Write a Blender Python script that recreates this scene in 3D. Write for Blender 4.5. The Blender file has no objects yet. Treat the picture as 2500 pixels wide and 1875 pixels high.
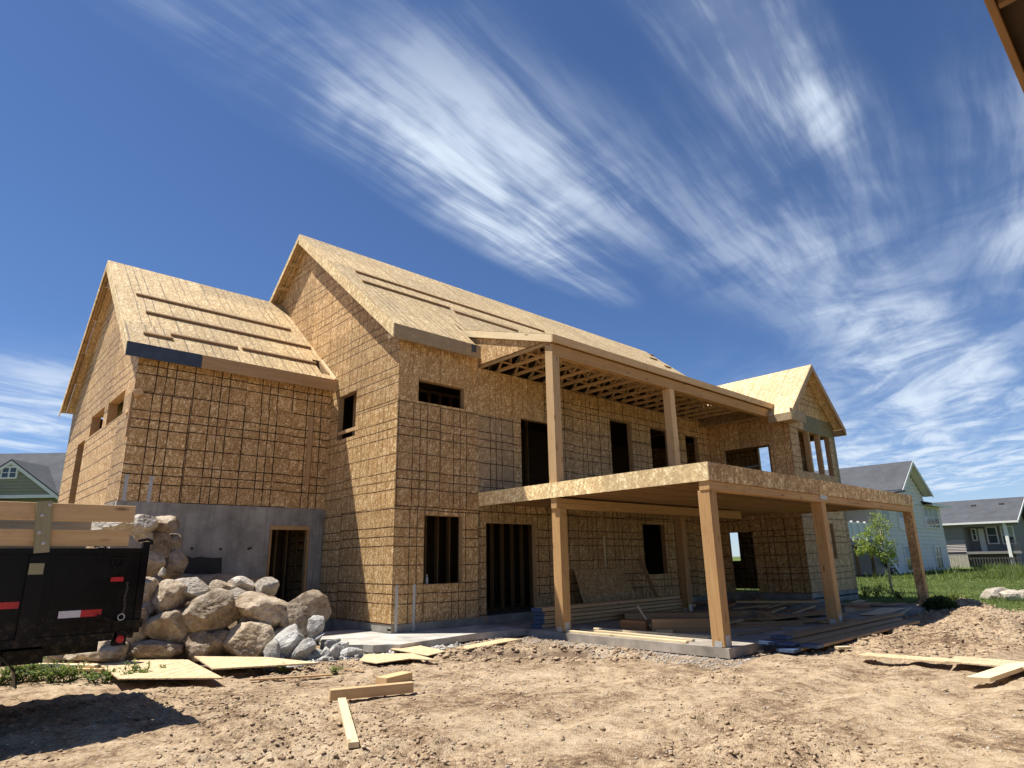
import bpy, math, random
import numpy as np
from mathutils import Vector, Matrix

random.seed(7)
RNG = np.random.default_rng(11)
SC = bpy.context.scene
COL = SC.collection

SC.render.engine = 'CYCLES'
SC.cycles.max_bounces = 5
SC.cycles.diffuse_bounces = 3
SC.cycles.glossy_bounces = 2
SC.cycles.transmission_bounces = 2
SC.cycles.caustics_reflective = False
SC.cycles.caustics_refractive = False

# ------------------------------------------------------------------ camera
CAM = Vector((-7.749, -12.275, 1.42))
FPX, YAW, PITCH, ROLL = 1536.375, math.radians(-42.864), math.radians(15.591), math.radians(-1.057)
Fv = Vector((-math.sin(YAW) * math.cos(PITCH), math.cos(YAW) * math.cos(PITCH), math.sin(PITCH)))
R0 = Vector((math.cos(YAW), math.sin(YAW), 0))
U0 = R0.cross(Fv)
Rv = math.cos(ROLL) * R0 + math.sin(ROLL) * U0
Uv = -math.sin(ROLL) * R0 + math.cos(ROLL) * U0
cd = bpy.data.cameras.new('camera')
cd.sensor_fit = 'HORIZONTAL'
cd.sensor_width = 36.0
cd.lens = FPX / 2500 * 36
cd.clip_start = 0.05
cd.clip_end = 3000
cam = bpy.data.objects.new('camera', cd)
COL.objects.link(cam)
cam.matrix_world = Matrix((
    (Rv.x, Uv.x, -Fv.x, CAM.x), (Rv.y, Uv.y, -Fv.y, CAM.y),
    (Rv.z, Uv.z, -Fv.z, CAM.z), (0, 0, 0, 1)))
SC.camera = cam

# ------------------------------------------------------------------ view, sun, sky
SC.view_settings.view_transform = 'Standard'
SC.view_settings.look = 'None'
SC.view_settings.exposure = 0.62
SC.view_settings.gamma = 1.0
SC.view_settings.use_curve_mapping = False
SUN = Vector((-0.33, 0.36, 1.0)).normalized()
sd = bpy.data.lights.new('sun', 'SUN')
sd.energy = 5.0
sd.angle = math.radians(0.53)
sd.color = (1.0, 0.955, 0.885)
sun = bpy.data.objects.new('sun', sd)
COL.objects.link(sun)
sun.rotation_euler = SUN.to_track_quat('Z', 'Y').to_euler()

SKY_STRENGTH = 0.051


class NT:
    """small helper round a node tree"""

    def __init__(self, tree):
        self.t = tree
        tree.nodes.clear()

    def n(self, typ, ins=None, **props):
        nd = self.t.nodes.new(typ)
        for k, v in props.items():
            setattr(nd, k, v)
        if ins:
            for k, v in ins.items():
                self.set(nd, k, v)
        return nd

    def set(self, nd, k, v):
        s = nd.inputs[k]
        if hasattr(v, 'is_output') or hasattr(v, 'links'):
            self.t.links.new(v, s)
        else:
            if isinstance(v, (tuple, list)) and len(v) == 3 and s.type == 'RGBA':
                v = (*v, 1)
            s.default_value = v

    def m(self, op, a, b=0.0, c=None, clamp=False):
        nd = self.n('ShaderNodeMath', operation=op, use_clamp=clamp)
        self.set(nd, 0, a)
        self.set(nd, 1, b)
        if c is not None:
            self.set(nd, 2, c)
        return nd.outputs[0]

    def vm(self, op, a, b=None, scale=None):
        nd = self.n('ShaderNodeVectorMath', operation=op)
        self.set(nd, 0, a)
        if b is not None:
            self.set(nd, 1, b)
        if scale is not None:
            self.set(nd, 'Scale', scale)
        return nd.outputs['Value'] if op in ('LENGTH', 'DOT_PRODUCT') else nd.outputs[0]

    def mix(self, f, a, b, blend='MIX'):
        nd = self.n('ShaderNodeMix', data_type='RGBA', blend_type=blend)
        self.set(nd, 0, f)
        self.set(nd, 6, a)
        self.set(nd, 7, b)
        return nd.outputs[2]

    def rng(self, v, a, b, c=0.0, d=1.0, smooth=False):
        nd = self.n('ShaderNodeMapRange', interpolation_type='SMOOTHSTEP' if smooth else 'LINEAR')
        self.set(nd, 0, v)
        for i, q in enumerate((a, b, c, d)):
            self.set(nd, 1 + i, q)
        return nd.outputs[0]

    def noise(self, vec, scale, detail=3.0, rough=0.55, dist=0.0, dim='2D'):
        nd = self.n('ShaderNodeTexNoise', noise_dimensions=dim)
        self.set(nd, 'Vector', vec)
        self.set(nd, 'Scale', scale)
        self.set(nd, 'Detail', detail)
        self.set(nd, 'Roughness', rough)
        self.set(nd, 'Distortion', dist)
        return nd.outputs[0]

    def voro(self, vec, scale, feature='F1', out='Color', rand=1.0, dim='2D'):
        nd = self.n('ShaderNodeTexVoronoi', feature=feature, voronoi_dimensions=dim)
        self.set(nd, 'Vector', vec)
        self.set(nd, 'Scale', scale)
        self.set(nd, 'Randomness', rand)
        return nd.outputs[out]

    def mapping(self, vec, loc=(0, 0, 0), rot=(0, 0, 0), scale=(1, 1, 1), vtype='POINT'):
        nd = self.n('ShaderNodeMapping', vector_type=vtype)
        self.set(nd, 'Vector', vec)
        nd.inputs['Location'].default_value = loc
        nd.inputs['Rotation'].default_value = rot
        nd.inputs['Scale'].default_value = scale
        return nd.outputs[0]

    def sep(self, v):
        nd = self.n('ShaderNodeSeparateXYZ')
        self.set(nd, 0, v)
        return nd.outputs

    def ramp(self, f, stops):
        nd = self.n('ShaderNodeValToRGB')
        self.set(nd, 0, f)
        el = nd.color_ramp.elements
        el[0].position, el[0].color = stops[0][0], (*stops[0][1], 1)
        el[1].position, el[1].color = stops[-1][0], (*stops[-1][1], 1)
        for p, c in stops[1:-1]:
            e = el.new(p)
            e.color = (*c, 1)
        return nd.outputs[0]

    def bump(self, h, strength=0.3, dist=0.01):
        nd = self.n('ShaderNodeBump')
        self.set(nd, 'Height', h)
        nd.inputs['Strength'].default_value = strength
        nd.inputs['Distance'].default_value = dist
        return nd.outputs[0]


def make_world():
    w = bpy.data.worlds.new('World')
    SC.world = w
    w.use_nodes = True
    w.cycles.sampling_method = 'MANUAL'
    w.cycles.sample_map_resolution = 256
    t = NT(w.node_tree)
    sky = t.n('ShaderNodeTexSky', sky_type='NISHITA', sun_disc=False)
    sky.sun_elevation = math.asin(SUN.z)
    sky.sun_rotation = math.atan2(SUN.x, SUN.y)
    sky.altitude = 1500
    sky.air_density = 1.0
    sky.dust_density = 0.35
    sky.ozone_density = 2.2
    tc = t.n('ShaderNodeTexCoord').outputs['Generated']
    xyz = t.sep(tc)
    z = t.m('MAXIMUM', xyz[2], 0.04)
    pv = t.n('ShaderNodeCombineXYZ')
    t.set(pv, 0, t.m('DIVIDE', xyz[0], z))
    t.set(pv, 1, t.m('DIVIDE', xyz[1], z))
    p = pv.outputs[0]                              # a flat cirrus deck seen from below
    # slow warp so the streaks bend
    wn = t.n('ShaderNodeTexNoise', {'Vector': p, 'Scale': 1.3, 'Detail': 2.0}, noise_dimensions='2D')
    warp = t.vm('SCALE', t.vm('SUBTRACT', wn.outputs['Color'], (0.5, 0.5, 0.5)), scale=0.08)
    pw = t.vm('ADD', p, warp)

    def blob(cx, cy, a, b, rot, inner=0.15):
        v = t.mapping(pw, (cx, cy, 0), (0, 0, math.radians(rot)), (a, b, 1), 'TEXTURE')
        v = t.vm('MULTIPLY', v, (1, 1, 0))
        return t.rng(t.vm('LENGTH', v), 1.0, inner, 0, 1, True)

    def addw(lst):
        s = None
        for w_, o in lst:
            q = t.m('MULTIPLY', o, w_)
            s = q if s is None else t.m('ADD', s, q)
        return s
    mask = addw([
        (1.40, blob(1.18, 1.29, 0.95, 0.23, 10, 0.0)),     # bright lower edge of the fan
        (0.80, blob(1.00, 1.03, 0.95, 0.36, 9, 0.0)),     # upper half of the fan
        (0.42, blob(0.35, 1.12, 0.60, 0.22, 20, 0.0)),
        (0.95, blob(1.18, 0.43, 0.95, 0.17, -1, 0.0)),    # second plume
        (0.48, blob(2.10, 0.80, 1.3, 0.55, 5, 0.0)),      # thin veil between
        (1.05, blob(3.9, 0.92, 2.4, 0.56, 8, 0.0)),       # veil over the right wing
        (0.85, blob(2.6, 0.16, 1.5, 0.34, 4, 0.0)),       # right edge
        (0.9, blob(0.45, 5.4, 1.0, 2.4, 0, 0.3)),         # low at the left
        (0.95, blob(9.0, 2.0, 7.0, 2.6, 12, 0.3)),        # near the horizon
        (0.45, blob(-3.5, -1.0, 3.0, 2.4, 12)),           # behind the viewer
    ])
    s3 = t.noise(pw, 2.0, 4.0, 0.58, 0.3)
    mask = t.m('MULTIPLY', mask, t.rng(s3, 0.30, 0.58, 0.5, 1.15))
    mask = t.m('MINIMUM', mask, 1.0)
    # streaks
    s1 = t.noise(t.mapping(pw, rot=(0, 0, math.radians(12)), scale=(2.1, 0.13, 1), vtype='TEXTURE'), 1.0, 7.0, 0.60, 0.14)
    s2 = t.noise(t.mapping(pw, rot=(0, 0, math.radians(5)), scale=(0.70, 0.060, 1), vtype='TEXTURE'), 1.0, 4.0, 0.62, 0.22)
    st = addw([(0.52, s1), (0.22, s2), (0.26, s3)])
    st = t.rng(st, 0.395, 0.625, 0, 1, True)
    s4 = t.noise(t.mapping(pw, rot=(0, 0, math.radians(30)), scale=(1.1, 0.45, 1), vtype='TEXTURE'), 1.0, 6.0, 0.62, 0.5)
    soft = t.rng(s4, 0.36, 0.66, 0, 1, True)          # the lower veils are woolly, not combed
    fm_ = t.m('MAXIMUM', t.rng(t.sep(p)[0], 1.6, 2.8, 0, 0.85, True), t.rng(t.sep(p)[1], 1.7, 2.6, 0, 0.9, True))
    st = t.m('ADD', t.m('MULTIPLY', st, t.m('SUBTRACT', 1.0, fm_)), t.m('MULTIPLY', soft, fm_))
    fine = t.m('ADD', t.m('MULTIPLY', st, 0.80), 0.16)
    dens = t.m('MULTIPLY', mask, fine, clamp=True)
    hz = t.rng(xyz[2], 0.22, 0.0, 0, 0.35, True)     # pale air close to the horizon
    dens = t.m('MAXIMUM', dens, hz)
    hs = t.mix(1.0, sky.outputs[0], (0.94, 1.17, 1.50), 'MULTIPLY')
    col = t.mix(dens, hs, (9.6, 11.0, 12.8))
    bg = t.n('ShaderNodeBackground', {'Color': col, 'Strength': SKY_STRENGTH})
    out = t.n('ShaderNodeOutputWorld')
    t.t.links.new(bg.outputs[0], out.inputs[0])


make_world()


# ------------------------------------------------------------------ helpers: points
def ray(u, v):
    return Fv + Rv * ((u - 1250) / FPX) - Uv * ((v - 937.5) / FPX)


def on_plane(u, v, axis, val):
    d = ray(u, v)
    i = 'xyz'.index(axis)
    return CAM + d * ((val - CAM[i]) / d[i])


def on_face(u, v, pt, nrm):
    d = ray(u, v)
    return CAM + d * ((Vector(pt) - CAM).dot(nrm) / d.dot(nrm))


def depth(p):
    return (Vector(p) - CAM).dot(Fv)


# ------------------------------------------------------------------ helpers: objects
WM = {}


def link(o, parent=None, mw=None):
    COL.objects.link(o)
    mw = mw or Matrix.Identity(4)
    if parent is not None:
        o.parent = parent
        o.matrix_parent_inverse = WM[parent].inverted()
    o.matrix_basis = mw
    WM[o] = mw.copy()
    return o


def thing(name, label, cat, loc=(0, 0, 0), group=None):
    o = bpy.data.objects.new(name, None)
    o.empty_display_size = 0.2
    link(o, None, Matrix.Translation(Vector(loc)))
    return tag(o, label, cat, group)


def tag(o, label, cat, group=None, kind=None):
    o['label'] = label
    o['category'] = cat
    if group:
        o['group'] = group
    if kind:
        o['kind'] = kind
    return o


class MB:
    def __init__(self):
        self.v, self.f = [], []

    def poly(self, pts):
        k = len(self.v)
        self.v += [tuple(p) for p in pts]
        self.f.append(tuple(range(k, k + len(pts))))
        return self

    def hexa(self, p):
        """8 points: bottom 4 ccw, top 4 ccw"""
        k = len(self.v)
        self.v += [tuple(q) for q in p]
        for f in ((3, 2, 1, 0), (4, 5, 6, 7), (0, 1, 5, 4), (1, 2, 6, 5), (2, 3, 7, 6), (3, 0, 4, 7)):
            self.f.append(tuple(k + i for i in f))
        return self

    def box(self, a, b):
        x0, y0, z0 = a
        x1, y1, z1 = b
        return self.hexa([(x0, y0, z0), (x1, y0, z0), (x1, y1, z0), (x0, y1, z0),
                          (x0, y0, z1), (x1, y0, z1), (x1, y1, z1), (x0, y1, z1)])

    def prism(self, pts, ext):
        """polygon (ccw seen against ext) pushed along ext"""
        pts = [Vector(p) for p in pts]
        e = Vector(ext)
        k, n = len(self.v), len(pts)
        self.v += [tuple(p) for p in pts] + [tuple(p + e) for p in pts]
        self.f.append(tuple(k + i for i in reversed(range(n))))
        self.f.append(tuple(k + n + i for i in range(n)))
        for i in range(n):
            j = (i + 1) % n
            self.f.append((k + i, k + j, k + n + j, k + n + i))
        return self

    def bar(self, a, b, w, h, up=(0, 0, 1)):
        a, b = Vector(a), Vector(b)
        d = (b - a).normalized()
        s = d.cross(Vector(up)).normalized() * (w / 2)
        t = s.cross(d).normalized() * (h / 2)
        return self.hexa([a - s - t, a + s - t, b + s - t, b - s - t,
                          a - s + t, a + s + t, b + s + t, b - s + t])

    def tube(self, pts, r, n=8):
        pts = [Vector(p) for p in pts]
        k = len(self.v)
        for i, p in enumerate(pts):
            d = (pts[min(i + 1, len(pts) - 1)] - pts[max(i - 1, 0)]).normalized()
            a = d.cross(Vector((0.13, 0.21, 0.97)))
            if a.length < 1e-4:
                a = d.cross(Vector((1, 0, 0)))
            a.normalize()
            b = d.cross(a)
            rr = r[i] if isinstance(r, (list, tuple)) else r
            for j in range(n):
                q = 2 * math.pi * j / n
                self.v.append(tuple(p + (a * math.cos(q) + b * math.sin(q)) * rr))
        for i in range(len(pts) - 1):
            for j in range(n):
                j2 = (j + 1) % n
                self.f.append((k + i * n + j, k + i * n + j2, k + (i + 1) * n + j2, k + (i + 1) * n + j))
        self.f.append(tuple(k + j for j in reversed(range(n))))
        self.f.append(tuple(k + (len(pts) - 1) * n + j for j in range(n)))
        return self

    def lathe(self, c, axis, prof, n=24):
        """prof: (along, radius) pairs round axis"""
        c, ax = Vector(c), Vector(axis).normalized()
        a = ax.orthogonal().normalized()
        b = ax.cross(a)
        k = len(self.v)
        for h, r in prof:
            for j in range(n):
                q = 2 * math.pi * j / n
                self.v.append(tuple(c + ax * h + (a * math.cos(q) + b * math.sin(q)) * r))
        for i in range(len(prof) - 1):
            for j in range(n):
                j2 = (j + 1) % n
                self.f.append((k + i * n + j, k + i * n + j2, k + (i + 1) * n + j2, k + (i + 1) * n + j))
        self.f.append(tuple(k + j for j in reversed(range(n))))
        self.f.append(tuple(k + (len(prof) - 1) * n + j for j in range(n)))
        return self

    def mesh(self, name, mat, smooth=False):
        me = bpy.data.meshes.new(name)
        me.from_pydata(self.v, [], self.f)
        me.materials.append(mat)
        if smooth:
            for p in me.polygons:
                p.use_smooth = True
        me.update()
        return me

    def build(self, name, mat, parent=None, mw=None, smooth=False, color=None):
        o = bpy.data.objects.new(name, self.mesh(name, mat, smooth))
        if color:
            o.color = color
        return link(o, parent, mw)


def frame_mw(o, ux, uy, un):
    return Matrix(((ux[0], uy[0], un[0], o[0]), (ux[1], uy[1], un[1], o[1]),
                   (ux[2], uy[2], un[2], o[2]), (0, 0, 0, 1)))


def board(name, a, b, w, h, mat, parent=None, up=(0, 0, 1), color=None, lift=0.0):
    """a length of timber, local x along the grain; w across, h along up"""
    a, b, up = Vector(a), Vector(b), Vector(up)
    d = (b - a)
    L = d.length
    d.normalize()
    s = up.cross(d).normalized()
    t = d.cross(s).normalized()
    a = a + t * lift
    e = min(0.004, w * 0.12, h * 0.12)
    m = MB()
    prof = [(-w / 2 + e, -h / 2), (w / 2 - e, -h / 2), (w / 2, -h / 2 + e), (w / 2, h / 2 - e),
            (w / 2 - e, h / 2), (-w / 2 + e, h / 2), (-w / 2, h / 2 - e), (-w / 2, -h / 2 + e)]
    m.prism([(0, y, z) for y, z in prof], (L, 0, 0))
    return m.build(name, mat, parent, frame_mw(a, d, s, t), color=color or (random.random(), 0, 0, 1))


# ------------------------------------------------------------------ materials
def mat(name):
    m = bpy.data.materials.new(name)
    m.use_nodes = True
    return m, NT(m.node_tree)


def finish(t, color, rough=0.8, spec=0.3, normal=None, metallic=0.0, **kw):
    b = t.n('ShaderNodeBsdfPrincipled')
    t.set(b, 'Base Color', color)
    t.set(b, 'Roughness', rough)
    t.set(b, 'Specular IOR Level', spec)
    t.set(b, 'Metallic', metallic)
    for k, v in kw.items():
        t.set(b, k, v)
    if normal is not None:
        t.set(b, 'Normal', normal)
    o = t.n('ShaderNodeOutputMaterial')
    t.t.links.new(b.outputs[0], o.inputs[0])


def osb_nodes(t, lines=True, flake=1.0):
    """oriented strand board: long flakes, printed nailing lines, one tone per sheet.
    object colour: r = strength of upright lines, g = of level lines, b = weathering, a = tint"""
    tc = t.n('ShaderNodeTexCoord').outputs['Object']
    if not lines:
        q_ = t.sep(tc)
        tc = t.n('ShaderNodeCombineXYZ', {0: q_[0], 1: t.m('ADD', q_[1], q_[2])}).outputs[0]
    oi = t.n('ShaderNodeObjectInfo')
    alp = oi.outputs['Alpha']
    rnd = oi.outputs['Random']
    col = oi.outputs['Color']
    cs = t.n('ShaderNodeSeparateColor')
    t.set(cs, 0, col)
    off = t.vm('ADD', tc, t.vm('SCALE', (37.1, 71.7, 13.3), scale=rnd))
    warp = t.n('ShaderNodeTexNoise', {'Vector': off, 'Scale': 9.0, 'Detail': 1.0}, noise_dimensions='2D')
    offw = t.vm('ADD', off, t.vm('SCALE', warp.outputs['Color'], scale=0.03))
    acc = None
    for i, ang in enumerate((15, 75, 135)):
        v = t.mapping(offw, (i * 3.3, i * 7.1, 0), (0, 0, math.radians(ang)), (0.066 / flake, 0.0145 / flake, 1), 'TEXTURE')
        c = t.sep(t.voro(v, 1.0))
        g = c[i % 3]
        acc = g if acc is None else t.m('ADD', acc, g)
    acc = t.m('MULTIPLY', acc, 0.3333)
    bf_ = t.sep(t.voro(t.mapping(offw, (5, 2, 0), (0, 0, math.radians(78)), (0.17 / flake, 0.032 / flake, 1), 'TEXTURE'), 1.0))[1]
    acc = t.m('ADD', t.m('MULTIPLY', acc, 0.80), t.m('MULTIPLY', bf_, 0.20))
    hi = t.rng(acc, 0.24, 0.76)
    big = t.noise(off, 1.3, 3.0)
    colr = t.ramp(hi, [(0.0, (0.325, 0.190, 0.070)), (0.35, (0.430, 0.272, 0.105)), (0.60, (0.525, 0.350, 0.146)),
                       (0.80, (0.665, 0.490, 0.240)), (1.0, (0.87, 0.71, 0.42))])
    tone = t.m('ADD', t.m('MULTIPLY', rnd, 0.34), t.m('MULTIPLY', big, 0.36))
    colr = t.mix(1.0, colr, t.n('ShaderNodeCombineColor', {0: t.m('ADD', tone, 0.64), 1: t.m('ADD', tone, 0.62),
                                                          2: t.m('ADD', tone, 0.62)}).outputs[0], 'MULTIPLY')
    # sun-greyed sheets
    colr = t.mix(t.m('MULTIPLY', cs.outputs[2], 0.8), colr, (0.29, 0.235, 0.155))
    colr = t.mix(t.m('SUBTRACT', 1.0, alp, clamp=True), colr, (0.105, 0.135, 0.085))   # green coated sheets
    if lines:
        xyz = t.sep(tc)
        wob = t.m('MULTIPLY', t.m('SUBTRACT', t.noise(off, 3.0, 2.0), 0.5), 0.007)
        brk = t.noise(t.vm('ADD', off, (3.1, 9.7, 0)), 2.3, 2.0)
        jit = t.m('MULTIPLY', t.m('SUBTRACT', rnd, 0.5), 0.07)
        tot = None
        for ax, ch in ((0, 0), (1, 1)):
            c = t.m('ADD', t.m('ADD', xyz[ax], wob), jit)
            best = None
            for per in (0.4064, 0.6096):
                q = t.m('SUBTRACT', t.m('FRACT', t.m('ADD', t.m('DIVIDE', c, per), 0.5)), 0.5)
                d = t.m('MULTIPLY', t.m('ABSOLUTE', q), per)
                best = d if best is None else t.m('MINIMUM', best, d)
            ln = t.rng(best, 0.0150, 0.0095)
            ln = t.m('MULTIPLY', ln, cs.outputs[ch])
            tot = ln if tot is None else t.m('MAXIMUM', tot, ln)
        tot = t.m('MULTIPLY', tot, t.rng(brk, 0.30, 0.42, 0.55, 1.0))
        colr = t.mix(tot, colr, (0.035, 0.014, 0.005))
    # stray scuffs and water marks
    sc = t.rng(t.noise(off, 5.5, 4.0, 0.65), 0.62, 0.78)
    colr = t.mix(t.m('MULTIPLY', sc, 0.18), colr, (0.16, 0.095, 0.05))
    return colr, None


def make_osb(name, lines=True, flake=1.0, mul=None, dust=0.0):
    m, t = mat(name)
    c, b = osb_nodes(t, lines, flake)
    if dust:
        c = t.mix(dust, c, (0.72, 0.62, 0.43))
    if mul:
        c = t.mix(1.0, c, mul, 'MULTIPLY')
    finish(t, c, 0.62, 0.28, b)
    return m


def make_wood(name, light, dark, grain=1.0, knots=True, rough=0.7, end=None):
    m, t = mat(name)
    tc = t.n('ShaderNodeTexCoord').outputs['Object']
    rnd = t.n('ShaderNodeObjectInfo').outputs['Random']
    off = t.vm('ADD', tc, t.vm('SCALE', (17.1, 41.7, 23.3), scale=rnd))
    g = t.noise(t.mapping(off, scale=(1.1, 26 * grain, 26 * grain)), 1.0, 5.0, 0.6, 0.6, dim='3D')
    g2 = t.noise(t.mapping(off, scale=(0.5, 5, 5)), 1.0, 2.0, dim='3D')
    f = t.m('ADD', t.m('MULTIPLY', g, 0.7), t.m('MULTIPLY', g2, 0.3))
    c = t.mix(t.rng(f, 0.3, 0.7), dark, light)
    tone = t.m('ADD', t.m('MULTIPLY', rnd, 0.34), 0.80)
    c = t.mix(1.0, c, t.n('ShaderNodeCombineColor', {0: tone, 1: tone, 2: tone}).outputs[0], 'MULTIPLY')
    if knots:
        k = t.voro(t.mapping(off, scale=(1.6, 5.5, 5.5)), 1.0, out='Distance', dim='3D')
        kk = t.rng(k, 0.16, 0.07)
        c = t.mix(t.m('MULTIPLY', kk, 0.75), c, (dark[0] * 0.35, dark[1] * 0.28, dark[2] * 0.25))
    ck = t.noise(t.mapping(off, scale=(0.35, 34, 34)), 1.0, 2.0, 0.5, dim='3D')
    c = t.mix(t.m('MULTIPLY', t.rng(ck, 0.70, 0.76), 0.65), c, (dark[0] * 0.3, dark[1] * 0.25, dark[2] * 0.2))
    grime = t.rng(t.noise(off, 4.0, 3.0, 0.65, dim='3D'), 0.55, 0.75)
    c = t.mix(t.m('MULTIPLY', grime, 0.28), c, (dark[0] * 0.5, dark[1] * 0.5, dark[2] * 0.5))
    finish(t, c, rough, 0.25, t.bump(f, 0.25, 0.003))
    return m


def make_plain(name, col, rough=0.6, spec=0.4, var=0.12, scale=6.0, metallic=0.0, bump=0.0):
    m, t = mat(name)
    tc = t.n('ShaderNodeTexCoord').outputs['Object']
    n = t.noise(tc, scale, 5.0, 0.6, dim='3D')
    lo = tuple(max(0.0, c * (1 - var)) for c in col)
    hi = tuple(min(1.0, c * (1 + var)) for c in col)
    c = t.mix(t.rng(n, 0.3, 0.7), lo, hi)
    finish(t, c, rough, spec, t.bump(n, bump, 0.01) if bump else None, metallic)
    return m


def make_concrete(name, base, forms=False):
    m, t = mat(name)
    tc = t.n('ShaderNodeTexCoord').outputs['Object']
    n = t.noise(tc, 1.6, 6.0, 0.62, dim='3D')
    n2 = t.noise(tc, 14.0, 5.0, 0.6, dim='3D')
    drip = t.noise(t.mapping(tc, scale=(5, 5, 0.5)), 1.3, 4.0, 0.6, dim='3D')
    lo, hi = tuple(c * 0.52 for c in base), tuple(c * 1.25 for c in base)
    c = t.mix(t.rng(n, 0.3, 0.7), lo, hi)
    c = t.mix(t.m('MULTIPLY', t.rng(drip, 0.5, 0.72), 0.45), c, tuple(q * 0.5 for q in base))
    c = t.mix(t.m('MULTIPLY', t.rng(n2, 0.55, 0.8), 0.35), c, tuple(q * 1.35 for q in base))
    h = t.m('ADD', t.m('MULTIPLY', n2, 0.5), n)
    if forms:
        x = t.sep(tc)[0]
        d = t.m('ABSOLUTE', t.m('SUBTRACT', t.m('FRACT', t.m('DIVIDE', x, 0.61)), 0.5))
        seam = t.rng(d, 0.012, 0.003)
        c = t.mix(t.m('MULTIPLY', seam, 0.55), c, tuple(q * 0.42 for q in base))
        h = t.m('SUBTRACT', h, seam)
    finish(t, c, 0.88, 0.2, t.bump(h, 0.4, 0.012))
    return m


OSB = make_osb('osb_sheathing', mul=(0.98, 0.94, 0.955))
OSB_ROOF = make_osb('osb_roof_decking', mul=(1.10, 1.13, 1.16), dust=0.14)
OSB_RIM = make_osb('osb_rim_board', lines=False, flake=0.5, mul=(1.08, 1.04, 0.98))
OSB_SUNLIT = make_osb('osb_sunlit_edge', lines=False, flake=0.6, mul=(1.32, 1.36, 1.32), dust=0.25)  # lit copy for sun-facing rakes and left rims: sunshine put into the colour
OSB_SCRAP = make_osb('osb_offcut', mul=(1.05, 1.03, 1.03), dust=0.40)
FIR = make_wood('fir_timber', (0.55, 0.345, 0.150), (0.37, 0.205, 0.080))
PINE = make_wood('pine_lumber', (0.66, 0.47, 0.255), (0.50, 0.315, 0.145))
PALE = make_wood('pale_new_lumber', (0.78, 0.65, 0.42), (0.66, 0.50, 0.29))
STUD = make_wood('stud_lumber', (0.50, 0.33, 0.17), (0.36, 0.215, 0.10))
SHADED_LUMBER = make_wood('shaded_lumber', (0.34, 0.205, 0.10), (0.24, 0.135, 0.062), knots=False)  # darkened lumber: shade put into the colour of joists, cleats and eave timber
BROWN = make_wood('engineered_lumber', (0.47, 0.315, 0.165), (0.34, 0.20, 0.095), knots=False)
REDWOOD = make_wood('reddish_lumber', (0.46, 0.235, 0.105), (0.30, 0.135, 0.055))
TREATED = make_wood('treated_lumber', (0.40, 0.37, 0.23), (0.28, 0.25, 0.14))
BLUE_END = make_plain('blue_end_paint', (0.055, 0.090, 0.165), 0.5, 0.4, 0.35, 20)
NAVY = make_plain('navy_wrapped_board', (0.045, 0.058, 0.085), 0.45, 0.45, 0.30, 5)
CONCRETE = make_concrete('foundation_concrete', (0.345, 0.325, 0.285), True)
SLAB = make_concrete('slab_concrete', (0.52, 0.49, 0.43))
PATIO = make_concrete('dusty_patio_concrete', (0.39, 0.345, 0.285))
STEEL = make_plain('galvanised_steel', (0.50, 0.485, 0.46), 0.5, 0.4, 0.22, 30, 0.25)
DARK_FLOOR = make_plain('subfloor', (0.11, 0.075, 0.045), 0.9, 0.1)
PLASTIC_BLACK = make_plain('black_membrane', (0.018, 0.017, 0.017), 0.55, 0.4, 0.3, 8)


def L(v, h, w=0.0, a=1.0):
    return (v, h, w, a)


# ------------------------------------------------------------------ sheathing
def clip(poly, a, b, c):
    out = []
    for i in range(len(poly)):
        p, q = poly[i], poly[(i + 1) % len(poly)]
        dp, dq = a * p[0] + b * p[1] - c, a * q[0] + b * q[1] - c
        if dp >= -1e-9:
            out.append(p)
        if (dp > 1e-9 and dq < -1e-9) or (dp < -1e-9 and dq > 1e-9):
            k = dp / (dp - dq)
            out.append((p[0] + (q[0] - p[0]) * k, p[1] + (q[1] - p[1]) * k))
    return out


def area(p):
    return 0.5 * sum(p[i][0] * p[(i + 1) % len(p)][1] - p[(i + 1) % len(p)][0] * p[i][1] for i in range(len(p)))


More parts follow.
